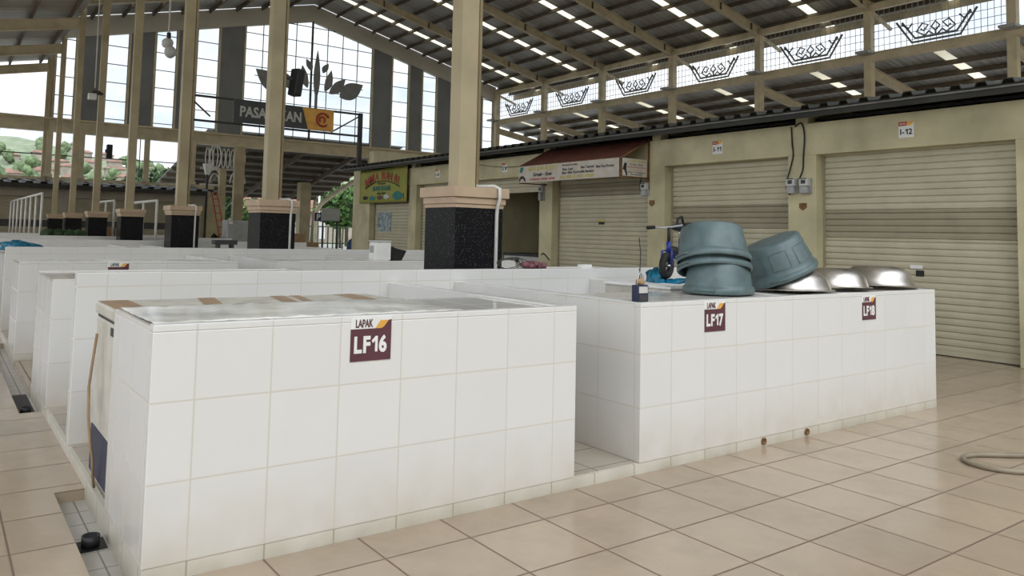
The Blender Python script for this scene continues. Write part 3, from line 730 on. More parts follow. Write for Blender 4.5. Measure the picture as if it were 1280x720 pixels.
shop_plate(10.70, 2.957, 'I-9', 'white plate reading I-9 above the half-open shop')
shop_plate(13.63, 2.97, 'I-8', 'white plate reading I-8 left of the nearest column')

# stickers on shutters
def sticker(y0, y1, z0, z1, m_, label):
    tag(MB().box(XS+.187, XS+.1935, y0, y1, z0, z1).build('sticker', m_), label, 'sticker')
sticker(1.555, 1.715, 1.105, 1.152, 'white', 'small white sticker on the I-12 shutter')
sticker(1.535, 1.64, 1.005, 1.083, 'black', 'small black sticker just below the white one on the I-12 shutter')
sticker(7.62, 7.78, 1.675, 1.73, 'black', 'small black sticker on the shutter under the awning')
sticker(7.62, 7.78, 1.731, 1.775, 'yellow', 'small yellow sticker on the shutter under the awning')

# electricity meters, brackets and cables
def meter(yc, zc, label, w_=.17, h_=.23):
    t = thing('electricity_meter', (XS, yc, zc), label, 'meter', 'electricity meters on the piers')
    MB().box(XS-.03, XS, yc-w_/2, yc+w_/2, zc-h_/2, zc+h_/2).build('backplate', 'grey', t)
    MB().box(XS-.10, XS-.03, yc-w_/2+.01, yc+w_/2-.01, zc-.005, zc+h_/2).build('housing', 'lightgrey', t, bevel=.008)
    MB().box(XS-.11, XS-.03, yc-w_/2+.025, yc+w_/2-.025, zc-h_/2, zc-.01).build('terminal_cover', 'grey', t, bevel=.012)
    MB().box(XS-.104, XS-.099, yc-.035, yc+.035, zc+.03, zc+.085).build('display', 'dark', t)
    MB().box(XS-.104, XS-.099, yc-.06, yc+.06, zc+.10, zc+.112).build('mark', 'ink', t)
meter(3.335, 2.26, 'left one of two grey electricity meters on the pier between I-11 and I-12')
meter(3.115, 2.255, 'right one of two grey electricity meters on the pier between I-11 and I-12')
meter(6.33, 2.31, 'grey electricity meter under the right end of the brown awning', .15, .24)
meter(9.30, 2.35, 'narrow black and grey electricity meter on the pier left of the awning shutter', .12, .36)
def cable(pts, label, r=.011): tag(MB().tube(smooth(pts), r, 8).build('cable', 'black'), label, 'cable')
xw = XS-.02
cable([(xw, 3.36, 3.16), (xw, 3.345, 2.9), (xw, 3.33, 2.72), (xw-.01, 3.38, 2.5), (xw-.03, 3.43, 2.3), (xw-.04, 3.40, 2.18), (xw-.07, 3.34, 2.13)], 'black cable looping to the left meter between I-11 and I-12')
cable([(xw, 3.30, 3.16), (xw, 3.19, 3.2), (xw, 3.14, 3.0), (xw, 3.16, 2.7), (xw, 3.17, 2.5), (xw-.05, 3.20, 2.35)], 'black cable running down to the right meter between I-11 and I-12')
cable([(xw, 6.43, 2.56), (xw-.02, 6.45, 2.42), (xw-.04, 6.42, 2.28), (xw-.06, 6.36, 2.2)], 'black cable dropping to the meter under the awning')
cable([(xw, 11.9, 3.10), (xw, 11.0, 2.99), (xw, 10.2, 2.95), (xw, 9.6, 2.99), (xw, 9.25, 3.05)], 'thin dark cable sagging along the wall above the half-open shop', .006)
def bracket(yc, zc, label):
    t = MB().prism([(-.06, .05), (-.06, -.02), (0, -.06), (.06, -.02), (.06, .05)], (XS, yc, zc), (0, -1, 0), (0, 0, 1), .012).build('wall_badge', 'rust'); tag(t, label, 'badge')
bracket(3.178, 1.952, 'small brown shield badge below the twin meters')
bracket(6.19, 2.06, 'small brown shield badge on the pier right of the awning')
tag(MB().tube([(XS-.004, 9.33, 1.02), (XS-.01, 9.25, 1.06), (XS-.01, 9.16, 1.01), (XS-.005, 9.05, .92)], .012, 6).build('pipe_stub', 'black'), 'short bent black cable end on the pier left of the awning shutter', 'cable')

# white freezer inside the open shop
t = thing('chest_freezer', (9.7, 10.6, 0), 'white chest freezer inside the dark half-open shop', 'freezer')
MB().box(9.3, 9.95, 9.95, 11.35, .04, .95).build('body', 'lightgrey', t, bevel=.02)
MB().box(9.28, 9.97, 9.93, 11.37, .955, 1.01).build('lid', 'dark', t, bevel=.01)
MB().box(9.295, 9.30, 10.75, 10.9, .80, .92).build('badge', 'dark', t)
MB().box(9.4, 9.5, 10.0, 11.3, 0, .04).build('foot', 'black', t)

# brown awning with its banners
t = thing('awning', (XS, 7.6, 3.0), 'brown sheet awning over the shop between I-9 and I-11', 'awning')
AX = 8.08; AY0, AY1 = 6.27, 9.19
MB().add([(XS, 6.3, 3.24), (XS, 9.17, 3.24), (AX, AY1, 2.86), (AX, AY0, 2.86), (XS, 6.3, 3.225), (XS, 9.17, 3.225), (AX, AY1, 2.845), (AX, AY0, 2.845)], [(0, 1, 2, 3), (4, 7, 6, 5), (0, 4, 5, 1), (3, 2, 6, 7), (0, 3, 7, 4), (1, 5, 6, 2)]).build('canopy', 'awning', t)
MB().tube([(XS, AY0, 3.2), (AX, AY0, 2.835)], .014, 6).tube([(XS, AY0, 2.5), (AX, AY0, 2.5)], .014, 6).tube([(AX, AY0, 2.84), (AX, AY0, 2.5)], .014, 6).tube([(AX, AY1, 2.84), (AX, AY1, 2.47)], .014, 6).tube([(AX, AY0, 2.84), (AX, AY1, 2.84)], .014, 6).tube([(XS, AY1, 3.2), (AX, AY1, 2.835)], .014, 6).tube([(XS-.01, AY0, 2.3), (XS-.01, AY0, 3.22)], .02, 6).tube([(XS, AY1, 2.5), (AX, AY1, 2.5)], .014, 6).build('frame', 'rust', t)
t = thing('shop_banner', (AX, 7.7, 2.5), 'white banner with black, yellow and red lettering along the awning front', 'banner')
bx = AX-.02
MB().box(bx-.004, bx, AY0+.02, AY1, 2.50, 2.835).build('cloth', 'banner_white', t)
ux, uy = (0, -1, 0), (0, 0, 1)
def bt(s_, size, y, z, m_, wd, bold=.0015): text(s_, size, (bx-.005, y, z), ux, uy, m_, t, width=wd, bold=bold)
bt('AGEN IKAN BU JOYO', .12, 8.43, 2.755, 'yellow', .92, .004)
bt('Grosir - Ecer', .10, 8.42, 2.652, 'ink', .60, .003)
bt('melayani pesan antar', .08, 8.42, 2.553, 'red', .78)
bt('Menjual aneka', .05, 7.60, 2.785, 'maroon', .45)
bt('Ikan Laut', .07, 7.66, 2.71, 'ink', .30); bt('Ikan Bilis Kering', .07, 7.55, 2.635, 'ink', .55)
bt('Ikan Tenggiri', .07, 7.11, 2.715, 'ink', .36); bt('Nila Bandeng', .07, 7.11, 2.635, 'ink', .36)
bt('Ikan Roa Kering', .07, 6.64, 2.705, 'ink', .46); bt('Hp 0812 345 6789', .08, 7.40, 2.55, 'yellow', .95, .003)
MB().prism([(0, .02), (.05, .0), (.11, .03), (.13, .09), (.10, .12), (.03, .11)], (bx-.0045, AY1-.02, 2.70), ux, uy, .0015).build('fish_picture', 'teal', t)
MB().prism([(0, 0), (.05, .06), (.13, .07), (.20, .02), (.22, -.06), (.17, -.03), (.12, .02), (.06, 0), (.02, -.06)], (bx-.0045, AY1-.01, 2.57), ux, uy, .0015).build('shrimp_picture', 'ink', t)
t = thing('shop_banner', (8.45, AY0, 2.5), 'small white side banner at the right end of the awning', 'banner')
yb = AY0-.018
MB().box(AX+.02, 8.72, yb-.004, yb, 2.52, 2.835).build('cloth', 'banner_white', t)
for i, (s_, m_, z, sz, wd) in enumerate((('AGEN IKAN', 'yellow', 2.795, .07, .42), ('Grosir - Ecer', 'ink', 2.735, .05, .34), ('melayani pesan', 'red', 2.685, .045, .44), ('Ikan Laut', 'orange', 2.635, .045, .30), ('Ikan Tenggiri', 'ink', 2.59, .04, .42), ('Nila Bandeng', 'ink', 2.55, .035, .30))):
    text(s_, sz, (8.45, yb-.005, z), (1, 0, 0), uy, m_, t, width=wd)
MB().prism([(0, 0), (.05, .12), (.10, .10), (.09, .0), (.12, -.10), (.09, -.12), (.05, -.03)], (AX+.025, yb-.0045, 2.64), (1, 0, 0), uy, .0015).build('shrimp_picture', 'ink', t)

# green fish banner
t = thing('shop_banner', (8.72, 16.4, 2.25), 'green and yellow fish banner hung over the furthest visible shop', 'banner')
gx = 8.70; nA, nB = 16, 8; vs = []
for j in range(nB+1):
    for i in range(nA+1):
        u, v = i/nA, j/nB; yy = 17.95-2.9*u; zz = 2.27+v*(1.0+.04*u)+(-.05*math.sin(u*PI) if j == nB else 0)
        vs.append((gx+.012*math.sin(u*9)*v, yy, zz))
cm = MB(); cm.add(vs, [(j*(nA+1)+i, j*(nA+1)+i+1, (j+1)*(nA+1)+i+1, (j+1)*(nA+1)+i) for j in range(nB) for i in range(nA)], True)
c_ = cm.build('cloth', 'banner_green', t); md = c_.modifiers.new('solid', 'SOLIDIFY'); md.thickness = .004
go = gx-.02
arc = 'RAMLA IKAN 01'
for i, ch in enumerate(arc):
    if ch == ' ': continue
    u = (i-6)/6.0; y = 16.5-u*.98; z = 3.04-.17*u*u; a_ = -.30*u
    text(ch, .32, (go, y, z), (0, -math.cos(a_), math.sin(a_)), (0, math.sin(a_), math.cos(a_)), 'red', t, bold=.008, name='letter')
arcpts = [(go, 16.5-u/10*1.05, 2.885-.19*(u/10)**2) for u in range(-10, 11)]
MB().tube(arcpts, .012, 5).build('arc_line', 'ink', t)
text('MENJUAL', .09, (go, 16.5, 2.81), ux, uy, 'ink', t, width=.5); text('IKAN SEGAR', .19, (go, 16.5, 2.68), ux, uy, 'teal', t, width=1.1, bold=.006); text('MURAH MERIAH', .09, (go, 16.5, 2.53), ux, uy, 'ink', t, width=.55)
def fish(y, z, L_, m_):
    p = [(-.5, 0), (-.3, .16), (0, .22), (.3, .12), (.42, .04), (.6, .16), (.55, 0), (.6, -.16), (.42, -.04), (.3, -.12), (0, -.2), (-.3, -.14)]
    MB().prism([(a*L_, b*L_) for a, b in p], (go, y, z), ux, uy, .003).build('fish_picture', m_, t)
fish(15.55, 2.44, .62, 'teal'); fish(17.1, 2.40, .36, 'teal'); fish(17.55, 2.42, .3, 'ink'); fish(16.6, 2.41, .34, 'maroon'); fish(16.2, 2.43, .36, 'lightgrey')
tag(MB().box(XS+.18, XS+.19, 16.45, 17.25, 1.45, 2.0).build('poster', mat('pale_blue_poster', (.33, .40, .43, 1), .5, var=.5, scale=9)), 'pale blue poster on the shutter below the green banner', 'poster')

# ------------------------------------------------------------------ nave roof
def slope_strip(mb, xa, xb, y0, y1, th=.04, zf=zroof, lift=0):
    vs = [(xa, y0, zf(xa)+lift), (xb, y0, zf(xb)+lift), (xb, y1, zf(xb)+lift), (xa, y1, zf(xa)+lift)]
    vs += [(a, b, c+th) for a, b, c in vs]
    mb.add(vs, [(0, 1, 2, 3), (4, 7, 6, 5), (0, 4, 5, 1), (1, 5, 6, 2), (2, 6, 7, 3), (3, 7, 4, 0)])
RIDGE = 16.56; XO = 32.15; XI = -.6
roof = MB(); YR0 = -4.6
SKW = .24
def skyc(k): return ycol(k)+BAY/2
for k in range(-2, 7):
    y0, y1 = max(ycol(k), YR0), ycol(k+1); c = (ycol(k)+y1)/2
    if k == -2: continue
    for xa, xb in ((RIDGE, XO), (XI, RIDGE)):
        slope_strip(roof, xa, xb, y0 if k > -1 else YR0, c-SKW, zf=zroof); slope_strip(roof, xa, xb, c+SKW, y1, zf=zroof)
struct(roof.build('ceiling', 'roof'))
for k in range(-1, 7):
    c = skyc(k)
    nm = ['the camera end'] if False else None
    for xa, xb, side in ((RIDGE, XO, 'right'), (XI, RIDGE, 'left')):
        s = MB(); slope_strip(s, xa, xb, c-SKW, c+SKW, .01, lift=.015)
        o = s.build('roof_skylight', 'skylight')
        tag(o, f'milky skylight strip in the {side} slope of the high roof, {["second nearest", "third", "fourth", "fifth", "sixth", "seventh", "eighth", "ninth"][k+1]} from the camera', 'skylight', 'milky roof skylights')
pur = MB()
nP = 11
pl = []
for i in range(nP+1):
    x = RIDGE+.25+(XR+.15-RIDGE-.25)*i/nP; z = zroof(x)-.11
    p = MB().beam((x, YR0, z), (x, YF, z), .07, .20, (.235, 0, 1)); pl.append(p)
for i in range(1, 2):
    x = XR+.15+1.0*i; p = MB().beam((x, YR0, zroof(x)-.11), (x, YF, zroof(x)-.11), .07, .2, (.235, 0, 1)); pl.append(p)
for i in range(9):
    x = XC+1.5*i+.2; z = zroof(x)-.11
    pl.append(MB().beam((x, YR0, z), (x, YF, z), .07, .20, (-.235, 0, 1)))
ceil = bpy.data.objects['ceiling']
for p in pl: p.build('purlin', 'purlin', ceil)
ORD9 = ['nearest', 'second', 'third', 'fourth', 'fifth', 'sixth', 'seventh', 'eighth', 'ninth']
for k in range(-1, 7):
    y = ycol(k)
    t = thing('roof_frame', (RIDGE, y, 13), f'cream steel roof frame of the high hall roof, {ORD9[k+1]} from the camera', 'rafter', 'cream steel roof frames')
    dz = -.42
    MB().ibeam((RIDGE, y, zroof(RIDGE)+dz), (XR, y, zroof(XR)+dz), .22, .42, .03).build('rafter', 'steel_cream', t)
    MB().ibeam((XC, y, zroof(XC)+dz), (RIDGE, y, zroof(RIDGE)+dz), .22, .42, .03).build('rafter', 'steel_cream', t)
    st = MB()
    for x in (18.5, 21.5, 24.5, 27.5, 29.8): st.box(x-.02, x+.02, y-.105, y+.105, zroof(x)-.62, zroof(x)-.22)
    st.build('stiffener', 'purlin', t)

# right clerestory: posts, beams, screens and ornaments, and the lower roof beyond it
ZB, ZT = 9.50, 11.40
for k in range(1, 8):
    y = ycol(k) if k < 7 else YF-.2
    MBx = MB().box(XR-.16, XR+.16, y-.16, y+.16, 0, zroof(XR)-.2)
    t = thing('clerestory_post', (XR, y, 0), f'cream post under the right eave of the high roof, {ORD[k-1]} from the camera', 'post', 'clerestory posts')
    MBx.build('shaft', 'steel_cream', t)
    MB().box(XR-.75, XR-.16, y-.35, y+.22, ZB-.05, ZB+.05).build('bracket', 'grey', t)
    MB().beam((XR, y-.12, ZT-.05), (XR+1.6, y-.12, ZT-.55), .12, .12).build('outrigger', 'steel_cream', t)
t = thing('clerestory_beam', (XR, 20, ZB), 'long cream beam along the bottom of the right clerestory grille', 'beam')
MB().box(XR-.14, XR+.14, ycol(0), YF, ZB-.32, ZB).build('web', 'steel_cream', t); MB().box(XR-.20, XR+.20, ycol(0), YF, ZB, ZB+.04).build('flange', 'steel_cream', t)
t = thing('clerestory_beam', (XR, 20, ZT), 'long cream beam along the top of the right clerestory grille', 'beam')
MB().box(XR-.10, XR+.10, ycol(0), YF, ZT-.02, ZT+.22).build('web', 'steel_cream', t); MB().box(XR-.16, XR+.16, ycol(0), YF, ZT+.22, ZT+.26).build('flange', 'steel_cream', t)
t = thing('eave_edge_beam', (XO, 20, zroof(XO)), 'cream edge beam along the outer eave of the high roof', 'beam')
MB().box(XO-.06, XO+.06, ycol(-1), YF, zroof(XO)-.35, zroof(XO)-.02).build('web', 'steel_cream', t)
def screen(k):
    y0, y1 = ycol(k)+.16, (ycol(k+1) if k < 6 else YF)-.16
    t = thing('clerestory_grille', (XR, (y0+y1)/2, ZB), f'metal bar grille with a stepped ornament between clerestory posts, bay {["one", "two", "three", "four", "five", "six"][k-1]} counted from the camera', 'grille', 'clerestory grilles')
    g = MB(); n = 22
    for i in range(1, n):
        y = y0+(y1-y0)*i/n; g.box(XR+.03, XR+.045, y-.009, y+.009, ZB+.04, ZT)
    for j in range(1, 6):
        z = ZB+(ZT-ZB)*j/6; g.box(XR+.03, XR+.05, y0, y1, z-.01, z+.01)
    g.build('bars', 'grey', t)
    W_ = y1-y0; x = XR-.02
    def P(u, v): return (x, y1-u*W_, ZB+.18+v*1.0)   # u from far to near, v up
    o = MB(); r = .048
    o.tube([P(.20, .95), P(.32, .0), P(.68, .0), P(.80, .95)], r, 5).tube([P(.245, .90), P(.345, .16), P(.655, .16), P(.755, .90)], r, 5)
    for c in (.40, .50, .60):
        w_ = .045
        if c == .50: o.tube([P(c, .34), P(c+w_*.7, .52), P(c, .72), P(c-w_*.7, .52), P(c, .34), P(c, .18)], r*.8, 5)
        else:
            sg = 1 if c < .5 else -1
            o.tube([P(c+sg*.02, .20), P(c-sg*w_, .42), P(c, .72), P(c+sg*w_, .62), P(c+sg*.01, .40), P(c-sg*.012, .50)], r*.8, 5)
    for c in (.45, .55): o.tube([P(c-.035, .18), P(c, .36), P(c+.035, .18)], r*.8, 5)
    for sg in (-1, 1):
        c = .5+sg*.26; o.tube([P(c-sg*.0, .82), P(c-sg*.055, .62), P(c-sg*.085, .80)], r*.8, 5)
    o.build('ornament', 'panel_grey', t)
for k in range(1, 7): screen(k)
def zlow(x): return 9.22-.155*(x-XR)
lr = MB()
for k in range(-1, 7):
    y0, y1 = ycol(k), ycol(k+1); c = (y0+y1)/2
    slope_strip(lr, XR+.2, 46, y0, c-SKW, zf=zlow); slope_strip(lr, XR+.2, 46, c+SKW, y1, zf=zlow)
struct(lr.build('ceiling_right_aisle', 'roof'))
for k in range(0, 7):
    s = MB(); slope_strip(s, XR+.2, 46, skyc(k)-SKW, skyc(k)+SKW, .01, zf=zlow, lift=.015)
    tag(s.build('roof_skylight', 'skylight'), f'milky skylight strip in the lower right roof, {ORD[k]} from the camera', 'skylight', 'milky roof skylights')
c_ = bpy.data.objects['ceiling_right_aisle']
for i in range(11):
    x = XR+1.3+1.3*i; MB().beam((x, ycol(-1), zlow(x)-.11), (x, YF, zlow(x)-.11), .07, .2).build('purlin', 'purlin', c_)
for k in range(1, 8):
    y = ycol(k) if k < 7 else YF-.3
    t = tag(MB().ibeam((XR, y, zlow(XR)-.42), (45.5, y, zlow(45.5)-.42), .2, .4).build('roof_beam', 'steel_cream'), f'cream sloping beam under the lower roof right of the clerestory, {ORD[k-1]} from the camera', 'rafter', 'lower roof beams')

# left aisle roof over the camera side
def zleft(x): return 9.78+.205*(x-XC)
la = MB(); XLL = -7.5
for k in range(-1, 7):
    y0, y1 = ycol(k) if k > -1 else YR0, ycol(k+1); c = skyc(k)
    slope_strip(la, XLL, XC-.1, y0, c-.24, zf=zleft); slope_strip(la, XLL, XC-.1, c+.24, y1, zf=zleft)
struct(la.build('ceiling_left_aisle', 'roof')); c_ = bpy.data.objects['ceiling_left_aisle']
for k in range(-1, 7):
    s = MB(); slope_strip(s, XLL, XC-.1, skyc(k)-.24, skyc(k)+.24, .01, zf=zleft, lift=.015)
    tag(s.build('roof_skylight', 'skylight'), f'milky skylight strip in the left aisle roof, {ORD[k+1]} from the camera', 'skylight', 'milky roof skylights')
for i in range(8):
    x = XC-.5-1.3*i; MB().beam((x, YR0, zleft(x)-.11), (x, YF, zleft(x)-.11), .07, .2).build('purlin', 'purlin', c_)
for k in range(0, 8):
    y = ycol(k) if k < 7 else YF-.3
    tag(MB().ibeam((XC-.13, y, zleft(XC)-.45), (XLL, y, zleft(XLL)-.45), .2, .42).build('roof_beam', 'steel_cream'), f'cream sloping beam from the column row over the left aisle, {ORD[k]} from the camera', 'rafter', 'left aisle roof beams')
t = thing('clerestory_beam', (XC, 20, 9.9), 'pair of slim pale rails along the top of the column row', 'beam')
MB().box(XC-.10, XC-.02, ycol(-1), YF, 9.95, 10.05).box(XC-.10, XC-.02, ycol(-1), YF, 10.45, 10.53).build('rail', 'steel_cream', t)
MB().box(XC-.08, XC+.08, ycol(-1), YF, 11.3, 11.6).build('eave_beam', 'steel_cream', t)

struct(MB().box(-30, 45, -24.3, -24, 0, 10.5).build('wall_light_blocker', 'wall'))  # added wall out of view behind the camera, blocks low sky light
# ------------------------------------------------------------------ far gable wall
CX = 16.56
def gtop(x): return 14.28-.243*abs(x-CX)
wb = MB()
# plaster band that follows the gable
for (xa, xb) in ((XC, CX), (CX, XR)):
    poly = [(xa, gtop(xa)), (xb, gtop(xb)), (xb, zroof(xb)-.02), (xa, zroof(xa)-.02)]
    wb.prism(poly, (0, YF+.3, 0), (1, 0, 0), (0, 0, 1), .3)
wb.box(-9, 11.0, YF, YF+.3, 0, 3.62)               # low wall behind the far shops
wb.box(27.5, 31, YF, YF+.3, 0, 6.1)
struct(wb.build('wall_back', mat('gable_plaster', (.56, .535, .46, 1), .8, var=.08, scale=.5)))
t = thing('gable_beam', (CX, YF, 6.5), 'long cream beam across the far gable wall below the tall windows', 'beam')
MB().box(-9, XR, YF-.12, YF+.3, 6.12, 6.72).build('web', 'steel_cream', t); MB().box(-9, XR, YF-.28, YF+.3, 6.72, 6.82).build('ledge', 'steel_cream', t)
tag(MB().box(-9, 11.0, YF-.1, YF+.3, 3.62, 3.80).build('window_sill', 'steel_cream'), 'cream sill along the far wall above the far shop roofs', 'sill')
WIN = [(0, 4.08), (5.62, 6.78), (7.92, 8.95), (10.35, 11.4), (12.85, 13.7)]   # distance from the ridge of each glazed bay
pans = []; prev = None
wins = []
for a, b in WIN:
    if a == 0: wins.append((CX-b, CX+b))
    else: wins += [(CX-b, CX-a), (CX+a, CX+b)]
wins.sort()
edges = [XC]+[e for w_ in wins for e in w_]+[XR]
for i in range(0, len(edges), 2):
    a, b = edges[i], edges[i+1]
    if b-a < .05: continue
    MBp = MB().prism([(a, 6.8), (b, 6.8), (b, gtop(b)+.02), (a, gtop(a)+.02)], (0, YF+.12, 0), (1, 0, 0), (0, 0, 1), .1)
    pos = ['left-hand end of the gable', 'second from the left', 'third from the left', 'fourth from the left, left of the large central window', 'left of', 'right of the large central window', 'second from the right', 'x', 'x', 'right-hand end of the gable']
    o = MBp.build('wall_panel', 'panel_grey')
    n_ = i//2; lab = ['at the left end of the gable', 'second from the left of the gable', 'third from the left of the gable', 'fourth from the left of the gable', 'immediately left of the large gable window', 'immediately right of the large gable window', 'second to the right of the large gable window', 'third to the right of the large gable window', 'at the right end of the gable', 'at the far right end of the gable'][n_]
    tag(o, 'tall dark grey wall panel '+lab, 'panel', 'grey gable panels')
    for q in (a+.06, b-.06):
        MB().beam((q, YF+.03, 6.8), (q, YF+.03, gtop(q)), .10, .10, (1, 0, 0)).build('edge_post', 'steel_cream', o)
wi = 1
for (a, b) in wins:
    pts = [(a, 6.82), (b, 6.82), (b, gtop(b))]+([(CX, gtop(CX))] if a < CX < b else [])+[(a, gtop(a))]
    fr = MB(); n = max(1, round((b-a)/1.03))
    for i in range(0, n+1):
        x = a+(b-a)*i/n; wd = .12 if abs(x-CX) < .01 else .035
        fr.box(x-wd/2, x+wd/2, YF+.04, YF+.10, 6.82, gtop(x))
    if a < CX < b: pass
    z = 7.05
    while z < 14.2:
        xa, xb = a, b
        if z > gtop(a) or z > gtop(b):
            lim = (14.28-z)/.243
            if lim <= .05: break
            xa, xb = max(a, CX-lim), min(b, CX+lim)
        if xb > xa: fr.box(xa, xb, YF+.045, YF+.085, z-.02, z+.02)
        z += .98
    o = struct(fr.build(f'window_{wi}', 'dark'))
    g = MB().prism(pts, (0, YF+.075, 0), (1, 0, 0), (0, 0, 1), .004); g.build('pane', 'glass', o); wi += 1
# lower openings left: mullions and glass, then the ornamental screen
fr = MB()
for x in [-8+2.15*i for i in range(9)]: fr.box(x-.02, x+.02, YF+.05, YF+.1, 3.8, 6.12)
fr.box(-9, 9.6, YF+.05, YF+.09, 4.92, 4.97)
o = struct(fr.build(f'window_{wi}', 'dark')); wi += 1
MB().add([(-9, YF+.08, 3.8), (9.6, YF+.08, 3.8), (9.6, YF+.08, 6.12), (-9, YF+.08, 6.12)], [(0, 1, 2, 3)]).build('pane', 'glass', o)
for (x, lab) in ((2.75, 'left'), (4.2, 'middle-left'), (7.35, 'middle'), (9.75, 'right')):
    t = thing('wall_post', (x, YF-.2, 3.6), f'short cream post between the far low windows, {lab} one', 'post', 'posts of the far low windows')
    MB().box(x-.14, x+.14, YF-.22, YF-.12, 3.8, 6.12).build('shaft', 'steel_cream', t)
    MB().box(x-.20, x+.20, YF-.26, YF-.12, 3.8, 3.95).build('foot', 'steel_cream', t)
t = thing('ornamental_screen', (11.2, YF, 3.6), 'wrought screen of pale oval rings in the far wall opening', 'screen')
def oval(cx, cz, rx, rz, a0=0, a1=2*PI): return [(cx+rx*math.cos(a0+(a1-a0)*q/24), YF-.1, cz+rz*math.sin(a0+(a1-a0)*q/24)) for q in range(25)]
so_ = MB()
for cx in (11.0, 12.35): so_.tube(oval(cx, 5.45, .32, .68), .045, 6).tube(oval(cx, 5.45, .13, .62), .03, 6)
for cx in (10.55, 10.75, 11.45, 11.7, 11.95): so_.tube(oval(cx, 5.4, .10, .55), .03, 6)
for cx in (11.0, 12.3):
    so_.tube(oval(cx, 4.0, .42, .72, 0, PI), .045, 6).tube(oval(cx, 4.0, .25, .5, 0, PI), .035, 6)
so_.box(10.2, 12.4, YF-.13, YF-.07, 4.72, 4.80).box(10.2, 12.4, YF-.13, YF-.07, 3.80, 3.9)
so_.build('rings', 'white_pipe', t)
t = thing('lantern', (10.35, 40.5, 0), 'white lantern lamp below the oval ring screen', 'lamp')
MB().frustum((10.25, 10.45, 40.4, 40.6), (10.12, 10.58, 40.27, 40.73), 4.35, 4.95).build('shade', 'white', t)
MB().box(10.3, 10.4, 40.45, 40.55, 0, 4.35).build('stem', 'dark', t)
for (x0_, x1_, lab) in ((12.0, 12.55, 'cream pillar of the far wall beside the oval ring screen, left of the entrance'), (11.15, 11.5, 'short cream pillar in front of the oval ring screen')):
    zt = 6.12 if x0_ > 11.8 else 4.75
    t = thing('pillar', (x0_, YF, 0), lab, 'pillar'); yy = YF-.6 if zt < 5 else YF-.5
    MB().box(x0_, x1_, yy, yy+.3, 0, zt).build('shaft', 'column', t); MB().box(x0_-.05, x1_+.05, yy-.05, yy+.3, 0, .4).build('foot', 'cap', t)
t = thing('pillar', (20.9, YF, 0), 'cream pillar of the far wall right of the entrance', 'pillar')
MB().box(20.7, 21.3, YF-.1, YF+.3, 0, 6.12).build('shaft', 'column', t); MB().box(20.6, 21.4, YF-.15, YF+.35, 0, .5).build('foot', 'cap', t)

# ------------------------------------------------------------------ far shops below the gable
YS = 38.3
fs_ = MB(); fp = [-9+3.05*i for i in range(7)]
for x in fp: fs_.box(x-.22, x+.22, YS, YS+.3, 0, 2.7)
fs_.box(-9.2, fp[-1]+.4, YS, YS+.3, 2.7, 3.2)
for x in fp: fs_.box(x-.1, x+.1, YS-.02, YS+.2, 3.2, 3.42)
fs_.box(fp[-1]-.2, fp[-1]+.2, YS+.3, YF, 0, 3.4)
struct(fs_.build('wall_far_shops', mat('far_shop_plaster', (.30, .27, .21, 1), .8, var=.12, scale=1)))
rr_ = MB(); prof = []; x = -9.6
while x < 9.6: prof += [(x, 0), (x+.12, 0), (x+.16, .09), (x+.40, .09), (x+.44, 0)]; x += .58
n_ = len(prof)
rr_.add([(a, YS-.5, 3.30+b) for a, b in prof]+[(a, YF-.1, 3.58+b) for a, b in prof], [(i, i+1, n_+i+1, n_+i) for i in range(n_-1)])
o = rr_.build('ceiling_far_shop_roof', 'roof_dark'); struct(o); md = o.modifiers.new('s', 'SOLIDIFY'); md.thickness = .02
tag(MB().box(-9.6, 9.6, YS-.50, YS-.42, 3.08, 3.30).build('eave_beam', 'roof_dark'), 'dark eave beam along the far row of shops', 'beam')
for i in range(6):
    a, b = fp[i]+.22, fp[i+1]-.22
    t = thing('roller_shutter', ((a+b)/2, YS+.2, 0), f'olive roller shutter in the far row of shops, {["leftmost", "second from left", "third from left", "fourth from left", "fifth from left", "rightmost"][i]}', 'shutter', 'far roller shutters')
    b1 = MB(); z = 0; P = []
    while z < 2.7: P += [(.0, z), (-.02, z+.02), (-.02, z+.08), (0, z+.1)]; z += .1
    n = len(P); b1.add([(a, YS+.2+q, c) for q, c in P]+[(b, YS+.2+q, c) for q, c in P], [(j, j+1, n+j+1, n+j) for j in range(n-1)])
    b1.build('slats', 'shutter_dark', t); MB().box(a, b, YS+.17, YS+.19, 1.3, 1.62).build('vent_band', 'dark', t)
t = thing('ladder', (10.0, 37.5, 0), 'red metal ladder leaning at the end of the far shops', 'ladder')
ld = MB().tube([(10.42, 37.3, .0), (9.9, 37.9, 3.3)], .03, 6).tube([(10.75, 37.3, 0), (10.15, 37.9, 3.3)], .03, 6)
for q in range(1, 9):
    u = q/9; ld.tube([(10.42-.52*u, 37.3+.6*u, 3.3*u), (10.75-.6*u, 37.3+.6*u, 3.3*u)], .02, 5)
ld.build('rails_and_rungs', 'red', t)
tag(MB().box(9.3, 11.5, 40.8, 40.95, 0, 3.25).build('side_wall', 'wall'), 'plain plaster wall beside the far shops behind the ladder', 'wall')

